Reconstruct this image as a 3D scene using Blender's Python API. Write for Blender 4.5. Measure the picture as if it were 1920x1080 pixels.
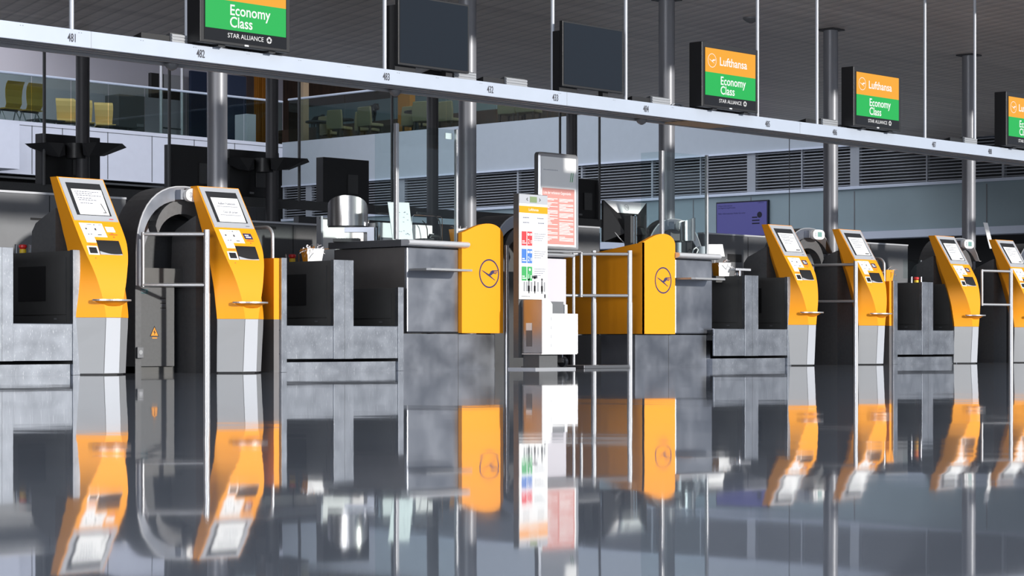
import bpy, bmesh, math, random
from mathutils import Vector, Matrix
from mathutils.geometry import tessellate_polygon
random.seed(7)
PI = math.pi
for o in list(bpy.data.objects): bpy.data.objects.remove(o)
SC = bpy.context.scene
COL = SC.collection

# ------------------------------------------------------------------ camera
# World X runs along the counter row (away to the right), Y goes back into the building.
F = 4111.0; HOR = 643.0; CH = 0.272
ANG = math.atan2(.678, .735); CA, CB = math.cos(ANG), math.sin(ANG)
cam = bpy.data.cameras.new('camera'); camo = bpy.data.objects.new('camera', cam); COL.objects.link(camo)
camo.location = (0, 0, CH); camo.rotation_euler = (PI/2, 0, ANG - PI/2)
cam.sensor_width = 36; cam.lens = F/1920*36; cam.shift_y = (HOR-540)/1920
cam.clip_start = .05; cam.clip_end = 400
SC.camera = camo
SC.view_settings.view_transform = 'Standard'; SC.view_settings.look = 'None'
SC.view_settings.exposure = 0.0; SC.view_settings.gamma = 1.0
SC.view_settings.use_curve_mapping = False

# ------------------------------------------------------------------ light
w = bpy.data.worlds.new('sky'); SC.world = w; w.use_nodes = True
nt = w.node_tree; nt.nodes.clear()
wo = nt.nodes.new('ShaderNodeOutputWorld'); bg = nt.nodes.new('ShaderNodeBackground')
tc = nt.nodes.new('ShaderNodeTexCoord'); sx = nt.nodes.new('ShaderNodeSeparateXYZ'); cr = nt.nodes.new('ShaderNodeValToRGB')
nt.links.new(tc.outputs['Generated'], sx.inputs[0]); nt.links.new(sx.outputs['Z'], cr.inputs[0])
nt.links.new(cr.outputs[0], bg.inputs[0]); nt.links.new(bg.outputs[0], wo.inputs[0])
e = cr.color_ramp.elements
e[0].position = 0.0; e[0].color = (.22, .25, .30, 1)
e[1].position = .75; e[1].color = (.62, .76, 1.0, 1)
k = e.new(.12); k.color = (.42, .47, .56, 1)
k = e.new(.35); k.color = (.62, .70, .84, 1)
bg.inputs[1].default_value = 1.0

sun = bpy.data.lights.new('sun', 'SUN'); sun.energy = 4.3; sun.angle = math.radians(2.2); sun.color = (1, .965, .91)
so = bpy.data.objects.new('sun', sun); COL.objects.link(so)
el = math.radians(13.9); sd = Vector((.17, -.985, math.tan(el))).normalized()
so.rotation_euler = sd.to_track_quat('Z', 'Y').to_euler(); so.location = (10, -5, 12)

def area(name, loc, sx_, sy_, power, color, rot=(0, 0, 0)):
    l = bpy.data.lights.new(name, 'AREA'); l.shape = 'RECTANGLE'; l.size = sx_; l.size_y = sy_; l.energy = power; l.color = color
    o = bpy.data.objects.new(name, l); COL.objects.link(o); o.location = loc; o.rotation_euler = rot; return o
area('atrium_fill', (22, 33.5, 10.6), 40, 13, 4200, (.86, .91, 1.0))  # added fill lamp below the closed roof, which has no skylight
area('balcony_light', (18, 47, 9.2), 34, 4, 1000, (.95, .95, 1.0))
area('restaurant_light', (42, 36, 8.3), 5, 14, 160, (1, .88, .7))

area('left_fill', (-17.5, -2, 2.3), 22, 4, 4200, (.93, .95, 1.0), (PI/2, 0, -PI/2))  # added fill for the sides facing left; no window stands there

# ------------------------------------------------------------------ pixel measurement -> point on a known plane
def _t(px): return (px-960)/F
def xat(px, Y): t = _t(px); return Y*(CA+CB*t)/(CB-CA*t)
def dep(px, Y): return Y/(CB-CA*_t(px))
def at(px, py, Y):
    D = dep(px, Y); return Vector((xat(px, Y), Y, CH+(HOR-py)*D/F))
def zat(px, py, Y): return at(px, py, Y).z
def atX(px, py, X):
    t = _t(px); D = X/(CA+CB*t); return Vector((X, D*(CB-CA*t), CH+(HOR-py)*D/F))
def atZ(px, py, Z):
    t = _t(px); D = (Z-CH)*F/(HOR-py); return Vector((D*(CA+CB*t), D*(CB-CA*t), Z))

# ------------------------------------------------------------------ materials
M = {}
def mat(name, col, rough=.5, metal=0., bump=0., bscale=20., var=0., vscale=5., spec=.5, emit=None, es=1., stretch=None, coat=0., rvar=0.):
    m = bpy.data.materials.new(name); m.use_nodes = True; n = m.node_tree; b = n.nodes['Principled BSDF']
    b.inputs['Base Color'].default_value = (*col, 1); b.inputs['Roughness'].default_value = rough
    b.inputs['Metallic'].default_value = metal; b.inputs['Specular IOR Level'].default_value = spec
    b.inputs['Coat Weight'].default_value = coat
    t = n.nodes.new('ShaderNodeTexCoord'); mp = n.nodes.new('ShaderNodeMapping'); n.links.new(t.outputs['Object'], mp.inputs[0])
    if stretch: mp.inputs['Scale'].default_value = stretch
    if var or rvar:
        no = n.nodes.new('ShaderNodeTexNoise'); no.inputs['Scale'].default_value = vscale; no.inputs['Detail'].default_value = 6
        n.links.new(mp.outputs[0], no.inputs['Vector'])
        if var:
            mx = n.nodes.new('ShaderNodeMapRange'); mx.inputs[1].default_value = .3; mx.inputs[2].default_value = .7
            mx.inputs[3].default_value = 1-var; mx.inputs[4].default_value = 1+var
            n.links.new(no.outputs['Fac'], mx.inputs[0])
            vm = n.nodes.new('ShaderNodeVectorMath'); vm.operation = 'SCALE'; vm.inputs[0].default_value = col
            n.links.new(mx.outputs[0], vm.inputs['Scale']); n.links.new(vm.outputs[0], b.inputs['Base Color'])
        if rvar:
            rx = n.nodes.new('ShaderNodeMapRange'); rx.inputs[1].default_value = .3; rx.inputs[2].default_value = .7
            rx.inputs[3].default_value = max(.02, rough-rvar); rx.inputs[4].default_value = rough+rvar
            n.links.new(no.outputs['Fac'], rx.inputs[0]); n.links.new(rx.outputs[0], b.inputs['Roughness'])
    if bump:
        nb = n.nodes.new('ShaderNodeTexNoise'); nb.inputs['Scale'].default_value = bscale; nb.inputs['Detail'].default_value = 4
        n.links.new(mp.outputs[0], nb.inputs['Vector'])
        bp = n.nodes.new('ShaderNodeBump'); bp.inputs['Strength'].default_value = bump; bp.inputs['Distance'].default_value = .01
        n.links.new(nb.outputs['Fac'], bp.inputs['Height']); n.links.new(bp.outputs[0], b.inputs['Normal'])
    if emit: b.inputs['Emission Color'].default_value = (*emit, 1); b.inputs['Emission Strength'].default_value = es
    M[name] = m; return m

def scratched(name, col, rough):
    """brushed sheet steel with short random scratches"""
    m = mat(name, col, rough, 1.0, bump=.03, bscale=9, var=.13, vscale=6, rvar=.04)
    n = m.node_tree; b = n.nodes['Principled BSDF']
    t = n.nodes.new('ShaderNodeTexCoord')
    prev = b.inputs['Base Color'].links[0].from_socket
    for i, (ang, sc) in enumerate([(.9, 22), (-.8, 30), (1.9, 18), (.2, 26)]):
        mp = n.nodes.new('ShaderNodeMapping'); mp.inputs['Rotation'].default_value = (ang*.3, ang, ang*.6)
        mp.inputs['Scale'].default_value = (1, 1, .16); n.links.new(t.outputs['Object'], mp.inputs[0])
        no = n.nodes.new('ShaderNodeTexNoise'); no.inputs['Scale'].default_value = sc*6; no.inputs['Detail'].default_value = 1
        n.links.new(mp.outputs[0], no.inputs['Vector'])
        r = n.nodes.new('ShaderNodeMapRange'); r.inputs[1].default_value = .69; r.inputs[2].default_value = .78
        n.links.new(no.outputs['Fac'], r.inputs[0])
        mx = n.nodes.new('ShaderNodeMixRGB'); mx.inputs[2].default_value = (.46, .48, .52, 1)
        n.links.new(r.outputs[0], mx.inputs[0]); n.links.new(prev, mx.inputs[1]); prev = mx.outputs[0]
    n.links.new(prev, b.inputs['Base Color'])
    return m

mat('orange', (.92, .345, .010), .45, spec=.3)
mat('orange_panel', (.94, .345, .010), .5, spec=.25)
mat('silver', (.33, .34, .355), .45, .25)
mat('silver_light', (.47, .49, .53), .45, .15)
scratched('steel', (.27, .29, .325), .44)
mat('steel_panel', (.30, .315, .35), .36, 1., var=.12, vscale=2.5, rvar=.08)
mat('steel_dark', (.11, .11, .108), .42, .35, var=.15, vscale=2)
mat('steel_mirror', (.34, .32, .31), .32, .8, var=.06)
mat('tube_steel', (.52, .53, .55), .36, .65)
mat('chrome', (.8, .8, .82), .12, 1.)
mat('brushed_shell', (.55, .54, .53), .25, 1., bump=.15, bscale=30, stretch=(1, 1, .02))
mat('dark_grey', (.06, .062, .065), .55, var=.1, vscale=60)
mat('mid_grey', (.088, .09, .093), .5, var=.06, vscale=40)
mat('hood_grey', (.12, .122, .126), .42, .3, var=.08, vscale=30)
mat('partition', (.16, .165, .175), .5, .2, var=.06)
mat('partition_dark', (.05, .052, .056), .6, var=.06)
mat('black', (.008, .008, .009), .45)
mat('black_gloss', (.012, .013, .015), .12)
mat('screen_off', (.010, .014, .020), .22, spec=.28)
mat('screen_glass', (.03, .032, .036), .1)
mat('white', (.82, .82, .82), .6)
mat('paper', (.85, .86, .86), .8)
mat('ink', (.06, .06, .07), .8)
mat('ink_grey', (.17, .18, .24), .8)
mat('ink_blue', (.02, .02, .10), .6)
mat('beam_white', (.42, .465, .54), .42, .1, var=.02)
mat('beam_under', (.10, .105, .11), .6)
mat('beam_lip', (.30, .31, .33), .5)
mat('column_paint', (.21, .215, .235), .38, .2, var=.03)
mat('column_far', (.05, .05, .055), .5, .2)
mat('wall_white', (.66, .67, .74), .7, var=.02)
mat('wall_band_shaded', (.38, .42, .46), .7, var=.02)  # white parapet with the shade of its side put into the colour
mat('wall_teal', (.24, .31, .335), .6, var=.04, vscale=.6)
mat('ledge', (.55, .6, .70), .6)
mat('slat', (.31, .33, .36), .5)
mat('back_lilac', (.60, .58, .63), .8)
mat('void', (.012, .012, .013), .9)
mat('granite', (.36, .37, .40), .35, var=.35, vscale=160)
mat('counter_dark', (.09, .092, .10), .4)
mat('counter_edge', (.62, .63, .66), .35, .3)
mat('red', (.65, .02, .02), .4)
mat('red_sticker', (.75, .04, .05), .6)
mat('blue_sticker', (.05, .18, .55), .6)
mat('green_sticker', (.04, .36, .10), .6)
mat('poster_red', (.62, .27, .24), .7)
mat('yellow_plastic', (.75, .5, .02), .5)
mat('seat_yellow', (.60, .34, .03), .6)
mat('seat_yellow_pale', (.95, .62, .22), .6)
mat('seat_cream', (.26, .22, .12), .7)
mat('wood_dark', (.055, .03, .016), .6, var=.3, vscale=3, stretch=(4, 4, .5))
mat('navy', (.02, .035, .08), .6)
mat('curtain_orange', (.45, .17, .01), .7)
mat('brown', (.20, .15, .14), .7)
mat('tan', (.38, .28, .18), .6)
mat('lcd', (.18, .24, .12), .3, emit=(.25, .34, .18), es=.3)
mat('lcd_teal', (.14, .26, .24), .3, emit=(.16, .32, .28), es=.4)
mat('warn_orange', (.75, .28, .02), .5)
mat('label_teal', (.03, .09, .10), .5)
mat('scr_orange', (0, 0, 0), .3, emit=(1.0, .43, .02), es=.95)
mat('scr_green', (0, 0, 0), .3, emit=(.012, .56, .10), es=.9)
mat('scr_white', (0, 0, 0), .3, emit=(1, 1, 1), es=1.0)
mat('scr_black', (.006, .006, .007), .2)
mat('scr_purple', (.02, .02, .03), .3, emit=(.05, .05, .20), es=1.0)
mat('scr_navy', (.005, .005, .02), .3)
mat('display_white', (.75, .76, .78), .5, emit=(.8, .85, .9), es=.08)
mat('shred_white', (.8, .8, .84), .8)
mat('dull_floor_plate', (.20, .205, .215), .35, .8)

def glass_mat(name, tint, refl=1.0):
    m = bpy.data.materials.new(name); m.use_nodes = True; n = m.node_tree; n.nodes.clear()
    out = n.nodes.new('ShaderNodeOutputMaterial'); mix = n.nodes.new('ShaderNodeMixShader')
    tr = n.nodes.new('ShaderNodeBsdfTransparent'); gl = n.nodes.new('ShaderNodeBsdfGlossy'); lw = n.nodes.new('ShaderNodeLayerWeight')
    tr.inputs[0].default_value = (*tint, 1); gl.inputs['Roughness'].default_value = .02; lw.inputs[0].default_value = .5
    pw = n.nodes.new('ShaderNodeMath'); pw.operation = 'POWER'; pw.inputs[1].default_value = 4
    n.links.new(lw.outputs['Facing'], pw.inputs[0])
    ml = n.nodes.new('ShaderNodeMath'); ml.operation = 'MULTIPLY_ADD'; ml.inputs[1].default_value = .5*refl; ml.inputs[2].default_value = .025*refl
    n.links.new(pw.outputs[0], ml.inputs[0]); n.links.new(ml.outputs[0], mix.inputs[0])
    n.links.new(tr.outputs[0], mix.inputs[1]); n.links.new(gl.outputs[0], mix.inputs[2]); n.links.new(mix.outputs[0], out.inputs[0])
    M[name] = m
glass_mat('glass', (.90, .945, .945)); glass_mat('glass_green', (.60, .68, .67))

def floor_mat():
    m = mat('floor', (.17, .178, .195), .03, var=.06, vscale=1.2, spec=.5, coat=0)
    n = m.node_tree; b = n.nodes['Principled BSDF']; b.inputs['IOR'].default_value = 1.52
    t = n.nodes.new('ShaderNodeTexCoord')
    n1 = n.nodes.new('ShaderNodeTexNoise'); n1.inputs['Scale'].default_value = .55; n1.inputs['Detail'].default_value = 1.0
    n2 = n.nodes.new('ShaderNodeTexNoise'); n2.inputs['Scale'].default_value = 2.6; n2.inputs['Detail'].default_value = 1.0
    for q in (n1, n2): n.links.new(t.outputs['Object'], q.inputs['Vector'])
    a = n.nodes.new('ShaderNodeMath'); a.operation = 'MULTIPLY_ADD'; a.inputs[1].default_value = .12
    n.links.new(n2.outputs['Fac'], a.inputs[0]); n.links.new(n1.outputs['Fac'], a.inputs[2])
    bp = n.nodes.new('ShaderNodeBump'); bp.inputs['Strength'].default_value = 1.0; bp.inputs['Distance'].default_value = .0024
    n.links.new(a.outputs[0], bp.inputs['Height']); n.links.new(bp.outputs[0], b.inputs['Normal'])
floor_mat()

def ceiling_mat():
    m = mat('ceiling', (.17, .155, .15), .36, .2)
    n = m.node_tree; b = n.nodes['Principled BSDF']
    t = n.nodes.new('ShaderNodeTexCoord'); mp = n.nodes.new('ShaderNodeMapping')
    mp.inputs['Rotation'].default_value = (0, 0, -math.radians(70)); n.links.new(t.outputs['Object'], mp.inputs[0])
    wv = n.nodes.new('ShaderNodeTexWave'); wv.wave_type = 'BANDS'; wv.bands_direction = 'Y'; wv.inputs['Scale'].default_value = 1.45
    n.links.new(mp.outputs[0], wv.inputs['Vector'])
    r = n.nodes.new('ShaderNodeValToRGB'); r.color_ramp.elements[0].position = .0; r.color_ramp.elements[1].position = .12
    r.color_ramp.elements[0].color = (.46, .42, .39, 1); r.color_ramp.elements[1].color = (.66, .59, .54, 1)
    n.links.new(wv.outputs['Fac'], r.inputs[0])
    mp2 = n.nodes.new('ShaderNodeMapping'); mp2.inputs['Rotation'].default_value = (0, 0, -math.radians(70)); mp2.inputs['Scale'].default_value = (.15, 4.6, 1)
    n.links.new(t.outputs['Object'], mp2.inputs[0])
    no = n.nodes.new('ShaderNodeTexNoise'); no.inputs['Scale'].default_value = 1.5; n.links.new(mp2.outputs[0], no.inputs['Vector'])
    mr = n.nodes.new('ShaderNodeMapRange'); mr.inputs[3].default_value = .7; mr.inputs[4].default_value = 1.35  # long highlights along the planks, painted as random tone in the colour
    n.links.new(no.outputs['Fac'], mr.inputs[0])
    vm = n.nodes.new('ShaderNodeVectorMath'); vm.operation = 'SCALE'; n.links.new(r.outputs[0], vm.inputs[0]); n.links.new(mr.outputs[0], vm.inputs['Scale'])
    n.links.new(vm.outputs[0], b.inputs['Base Color'])
    bp = n.nodes.new('ShaderNodeBump'); bp.inputs['Distance'].default_value = .012; bp.inputs['Strength'].default_value = .35
    n.links.new(wv.outputs['Fac'], bp.inputs['Height']); n.links.new(bp.outputs[0], b.inputs['Normal'])
ceiling_mat()

# ------------------------------------------------------------------ helpers
def root_loc(o):
    while o.parent: o = o.parent
    return o.location.copy()
def thing(name, label, cat, loc=(0, 0, 0), group=None, kind=None):
    o = bpy.data.objects.new(name, None); COL.objects.link(o); o.location = loc; o.empty_display_size = .1
    return tag(o, label, cat, group, kind)
def tag(o, label=None, cat=None, group=None, kind=None):
    if label: o['label'] = label
    if cat: o['category'] = cat
    if group: o['group'] = group
    if kind: o['kind'] = kind
    return o

class MB:
    def __init__(s): s.v = []; s.f = []; s.sm = []
    def add(s, vs, fs, smooth=False):
        b = len(s.v); s.v += [Vector(v) for v in vs]; s.f += [[b+i for i in f] for f in fs]; s.sm += [smooth]*len(fs); return s
    def box(s, x0, x1, y0, y1, z0, z1):
        x0, x1 = sorted((x0, x1)); y0, y1 = sorted((y0, y1)); z0, z1 = sorted((z0, z1))
        v = [(x, y, z) for z in (z0, z1) for y in (y0, y1) for x in (x0, x1)]
        return s.add(v, [(0, 2, 3, 1), (4, 5, 7, 6), (0, 1, 5, 4), (2, 6, 7, 3), (0, 4, 6, 2), (1, 3, 7, 5)])
    def prism(s, poly, a0, a1, axis, smooth=False):
        """poly: 2-D outline, extruded along axis: 'x' poly=(y,z); 'y' poly=(x,z); 'z' poly=(x,y)"""
        f = {'x': lambda p, a: (a, p[0], p[1]), 'y': lambda p, a: (p[0], a, p[1]), 'z': lambda p, a: (p[0], p[1], a)}[axis]
        n = len(poly); tris = tessellate_polygon([[Vector((p[0], p[1], 0)) for p in poly]])
        vs = [f(p, a0) for p in poly]+[f(p, a1) for p in poly]
        s.add(vs, [(i, (i+1) % n, (i+1) % n+n, i+n) for i in range(n)], smooth)
        b = len(s.v)-2*n
        s.f += [[b+i for i in t] for t in tris]+[[b+n+i for i in reversed(t)] for t in tris]; s.sm += [False]*(2*len(tris)); return s
    def loft(s, rings, smooth=False, cap=True):
        n = len(rings[0]); vs = [p for r in rings for p in r]; fs = []
        for k in range(len(rings)-1):
            for i in range(n): j = (i+1) % n; fs.append((k*n+i, k*n+j, (k+1)*n+j, (k+1)*n+i))
        s.add(vs, fs, smooth)
        if cap:
            b = len(s.v)-len(vs); s.f += [[b+i for i in range(n)][::-1], [b+(len(rings)-1)*n+i for i in range(n)]]; s.sm += [False]*2
        return s
    def tube(s, pts, r, seg=14):
        pts = [Vector(p) for p in pts]; rings = []
        for i, p in enumerate(pts):
            d = (pts[min(i+1, len(pts)-1)]-pts[max(i-1, 0)]).normalized()
            u = d.cross(Vector((0, 0, 1)));
            if u.length < .1: u = Vector((1, 0, 0)) if i == 0 or not rings else (rings[-1][0]-pts[i-1])
            u = (u-d*u.dot(d)).normalized(); 
            if rings:
                pu = (rings[-1][0]-pts[i-1]); pu = (pu-d*pu.dot(d))
                if pu.length > 1e-6: u = pu.normalized()
            v = d.cross(u); rr = r[i] if isinstance(r, (list, tuple)) else r
            rings.append([p+(u*math.cos(2*PI*k/seg)+v*math.sin(2*PI*k/seg))*rr for k in range(seg)])
        return s.loft(rings, True)
    def lathe(s, prof, c=(0, 0, 0), seg=32):
        return s.loft([[(c[0]+r*math.cos(2*PI*k/seg), c[1]+r*math.sin(2*PI*k/seg), c[2]+z) for k in range(seg)] for r, z in prof], True)
    def flat(s, polys, o, ux, uy):
        """2-D polygons laid on the plane o + x*ux + y*uy"""
        o, ux, uy = Vector(o), Vector(ux), Vector(uy)
        for poly in polys:
            tris = tessellate_polygon([[Vector((p[0], p[1], 0)) for p in poly]])
            s.add([o+ux*p[0]+uy*p[1] for p in poly], [tuple(t) for t in tris])
        return s
    def text(s, txt, size, o, ux, uy, wscale=1., align='LEFT', fn=None, bold=0.):
        vs, fs = text_geo(txt, size, wscale, align, bold)
        if fn: return s.add([fn(x, y) for x, y in vs], fs)
        o, ux, uy = Vector(o), Vector(ux), Vector(uy)
        return s.add([o+ux*x+uy*y for x, y in vs], fs)
    def build(s, name, m, parent=None, bevel=0., label=None, world=True):
        me = bpy.data.meshes.new(name); off = root_loc(parent) if parent else Vector((0, 0, 0))
        loc = Vector((0, 0, 0))
        me.from_pydata([v-off for v in s.v], [], s.f); me.materials.append(M[m])
        me.polygons.foreach_set('use_smooth', s.sm); me.update()
        bm = bmesh.new(); bm.from_mesh(me); bmesh.ops.recalc_face_normals(bm, faces=bm.faces)
        bm.to_mesh(me); bm.free()
        if any(s.sm): me.set_sharp_from_angle(angle=math.radians(38))
        o = bpy.data.objects.new(name, me); COL.objects.link(o)
        if parent: o.parent = parent
        if bevel:
            b = o.modifiers.new('bevel', 'BEVEL'); b.width = bevel; b.segments = 2; b.limit_method = 'ANGLE'; b.angle_limit = .6
        if label: o['label'] = label
        return o

_tc = {}
def text_geo(txt, size, wscale, align, bold=0.):
    key = (txt, bold)
    if key not in _tc:
        cu = bpy.data.curves.new('t', 'FONT'); cu.body = txt; cu.size = 1; cu.fill_mode = 'FRONT'; cu.offset = bold; cu.resolution_u = 3; cu.space_line = .95
        ob = bpy.data.objects.new('t', cu); COL.objects.link(ob)
        dg = bpy.context.evaluated_depsgraph_get(); me = bpy.data.meshes.new_from_object(ob.evaluated_get(dg))
        _tc[key] = ([(v.co.x, v.co.y) for v in me.vertices], [tuple(p.vertices) for p in me.polygons])
        bpy.data.objects.remove(ob); bpy.data.curves.remove(cu); bpy.data.meshes.remove(me)
    v, f = _tc[key]; mx = max(p[0] for p in v); dx = {'LEFT': 0, 'CENTER': -mx/2, 'RIGHT': -mx}[align]
    return [((x+dx)*size*wscale, y*size) for x, y in v], f

def copy_tree(o, parent=None):
    c = o.copy(); COL.objects.link(c)
    if parent: c.parent = parent
    for ch in [q for q in bpy.data.objects if q.parent == o]: copy_tree(ch, c)
    return c

def B(x0, x1, y0, y1, z0, z1): return MB().box(x0, x1, y0, y1, z0, z1)
def ring_poly(r, r2=None, n=40, ratio=1.):
    out = [(r*math.cos(a)*1., r*math.sin(a)) for a in [2*PI*i/n for i in range(n)]]
    return out
def ring_quads(mb, o, ux, uy, r0, r1, n=48):
    o, ux, uy = Vector(o), Vector(ux), Vector(uy); vs = []; fs = []
    for i in range(n):
        a = 2*PI*i/n; d = ux*math.cos(a)+uy*math.sin(a); vs += [o+d*r0, o+d*r1]
    for i in range(n): j = (i+1) % n; fs.append((2*i, 2*i+1, 2*j+1, 2*j))
    return mb.add(vs, fs)
CRANE = [(-.83, .22), (-.62, .17), (-.35, .07), (-.05, -.04), (.06, .02), (.16, .15), (.32, .22), (.92, .24), (.90, .19), (.50, .16),
         (.50, .135), (.88, .14), (.85, .085), (.48, .09), (.48, .06), (.80, .035), (.72, -.02), (.42, .01), (.27, -.09), (.12, -.13),
         (.35, -.27), (.64, -.42), (.56, -.43), (.2, -.27), (-.08, -.16), (-.4, .0), (-.65, .12)]

XR = Vector((1, 0, 0)); ZU = Vector((0, 0, 1))

# ================================================================== SETTING
FX0, FX1 = -18, 62
tag(B(FX0, FX1, -30, 60, -.2, 0).build('floor', 'floor'), kind='structure')
ZC = 4.33
tag(B(FX0, 37.98, 12.75, 24.5, ZC, ZC+.25).build('ceiling', 'ceiling'), kind='structure')
tag(B(FX0, 62, 24.3, 24.5, ZC+.25, 11).build('wall_sun_block', 'wall_white'), kind='structure')  # unseen wall, added to keep the sun off the far balcony wall
tag(B(FX0, 62, 24.3, 55, 11, 11.3).build('ceiling_sun_block', 'wall_white'), kind='structure')  # unseen roof, added to shut the sun out of the atrium
tag(B(FX0-.3, FX0, -8, 60, 0, 11.3).build('wall_left_unseen', 'partition_dark'), kind='structure')  # unseen dark wall, added so steel facing left reflects darkness
# far wall parallel to the counters (white balcony fascia, darkness below)
Y1 = 43.2; XW = 38.0
zt = 5.46
fas = MB(); fas.box(FX0, xat(318, Y1), Y1, Y1+.3, 4.22, zt); fas.box(xat(318, Y1), XW+1.2, Y1, Y1+.3, 5.05, zt)
fb = fas.build('wall_back', 'wall_white'); tag(fb, kind='structure')
tag(B(FX0, XW+1.2, Y1+.31, 50, 5.2, 5.4).build('floor_balcony', 'partition'), kind='structure')
j = MB()
for px in (60, 117, 202, 285, 364, 440): j.box(xat(px, Y1)-.012, xat(px, Y1)+.012, Y1-.004, Y1, 4.24 if px < 318 else 5.07, zt-.08)
j.box(FX0, XW, Y1-.004, Y1, zt-.1, zt-.085); j.build('panel_joint', 'partition', fb)
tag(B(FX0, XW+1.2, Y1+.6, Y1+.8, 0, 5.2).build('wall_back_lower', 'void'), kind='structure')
tag(B(FX0, XW+6, 50, 50.3, 5.2, 11).build('wall_balcony', 'back_lilac'), kind='structure')
tag(B(FX0, xat(27, 42.4), 42.2, Y1-.01, 4.24, zat(20, 232, 42.2)).build('wall_block', 'wall_white'), kind='structure')
g = MB()
for i, z in enumerate((4.16, 4.02, 3.90)): g.box(FX0, xat(318, Y1), Y1+.05, Y1+.55, z-.045, z)
tag(g.build('trim_1', 'dark_grey'), kind='structure')
# wall at right angles: pale parapet, louvres, teal wall, ledge
pb = tag(B(XW, XW+.3, 12, Y1+.02, 4.37, 5.5).build('wall_right', 'wall_band_shaded'), kind='structure')
tag(B(XW, XW+.3, 12, Y1+.02, 2.55, 3.44).build('wall_right_lower', 'wall_teal'), kind='structure')
j = MB()
for px in (1150, 1300, 1408, 1602, 1850): y = atX(px, 400, XW).y; j.box(XW-.006, XW, y-.012, y+.012, 2.6, 3.4)
j.build('panel_joint', 'partition', bpy.data.objects['wall_right_lower'])
tag(B(XW-.12, XW+.3, 12, Y1, 2.40, 2.55).build('trim_2', 'ledge'), kind='structure')
tag(B(XW-.06, XW+.3, 12, Y1, 3.44, 3.50).build('trim_3', 'ledge'), kind='structure')
tag(B(XW-.05, XW+.3, 12, Y1, 4.33, 4.37).build('trim_4', 'ledge'), kind='structure')
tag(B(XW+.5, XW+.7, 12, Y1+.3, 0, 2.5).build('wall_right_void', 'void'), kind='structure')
tag(B(XW+.45, XW+.6, 12, Y1+.3, 3.3, 4.5).build('wall_right_recess', 'partition_dark'), kind='structure')
tag(B(XW+.3, XW+9, 12, Y1+9, 5.2, 5.4).build('floor_restaurant', 'wood_dark'), kind='structure')
tag(B(XW+6, XW+6.2, 12, 50, 5.4, 11).build('wall_restaurant', 'wood_dark'), kind='structure')
tag(B(XW, XW+.3, 12, 24.5, 4.37+1.1, 11).build('wall_right_upper', 'wall_band_shaded'), kind='structure')

# louvre bands between mullions
ys = [atX(p, 300, XW).y for p in (470, 578, 668, 752, 868, 970, 1090, 1222, 1408, 1602, 1880)]
ys[0] = Y1-.02; ys.append(12.2)
wide = {578, 752, 1408, 1602}
names_l = ['far louvre grille section in the corner beside the dark column', 'louvre grille section behind the standalone black display back',
           'louvre grille section behind the steel printer shell', 'louvre grille section seen through the first desk glass',
           'louvre grille section just left of the second bright column', 'louvre grille section right of the second bright column',
           'louvre grille section behind the framed red poster', 'louvre grille section above the black pyramid monitor',
           'louvre grille section above the purple screen', 'louvre grille section left of the fourth bright column',
           'louvre grille section between the last two bright columns', 'louvre grille section at the right edge of the photo']
for i in range(len(ys)-1):
    a, b = ys[i], ys[i+1]
    r = thing('louvre_grille', 'grey horizontal '+names_l[i], 'grille', (XW, (a+b)/2, 3.5), 'louvre grilles in the right wall')
    m = MB()
    for k in range(13):
        z = 3.53+k*.064
        m.box(XW+.02, XW+.075, b+.02, a-.02, z-.009, z+.009)
    m.build('slats', 'slat', r)
    ww = .22 if i in (1, 3, 8, 9) else .05
    B(XW+.01, XW+.12, a-ww/2, a+ww/2, 3.5, 4.33).build('mullion', 'slat', r)
    n = max(1, int((a-b)/1.15))
    m = MB()
    for k in range(1, n): y = b+(a-b)*k/n; m.box(XW+.0, XW+.1, y-.015, y+.015, 3.5, 4.33)
    if m.v: m.build('mullion_thin', 'slat', r)

# ------------------------------------------------------------------ balcony balustrades
def balustrade(name, p0, p1, joints, label, ztop, zb):
    r = thing('glass_balustrade', label, 'balustrade', ((p0[0]+p1[0])/2, (p0[1]+p1[1])/2, zb))
    d = Vector((p1[0]-p0[0], p1[1]-p0[1], 0)); L = d.length; d.normalize(); n = Vector((-d.y, d.x, 0))
    prev = 0
    for q in joints+[L]:
        a = Vector((*p0, 0))+d*(prev+.01); b = Vector((*p0, 0))+d*(q-.01)
        pts = [a-n*.006, b-n*.006, b+n*.006, a+n*.006]
        MB().prism([(p.x, p.y) for p in pts], zb, ztop-.03, 'z').build('glass_pane', 'glass_green', r); prev = q
    MB().tube([(p0[0], p0[1], ztop), (p1[0], p1[1], ztop)], .03, 8).build('handrail', 'ledge', r)
    return r
jx = [xat(p, Y1+.1) for p in (60, 134, 204, 272, 350, 388)]
x0 = xat(-60, Y1+.1)
balustrade('b', (x0, Y1+.12), (XW+.1, Y1+.12), [q-x0 for q in jx]+[xat(463, Y1)-x0], 'glass balustrade with pale handrail on the white balcony in front of yellow seats', 6.58, zt)
ya = Y1-.1; jy = [atX(p, 250, XW).y for p in (640, 735, 830, 925, 1020)]
balustrade('b', (XW+.12, ya), (XW+.12, 25), [ya-q for q in jy], 'glass balustrade of the restaurant terrace above the long grey parapet', 6.62, 5.5)

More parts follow.
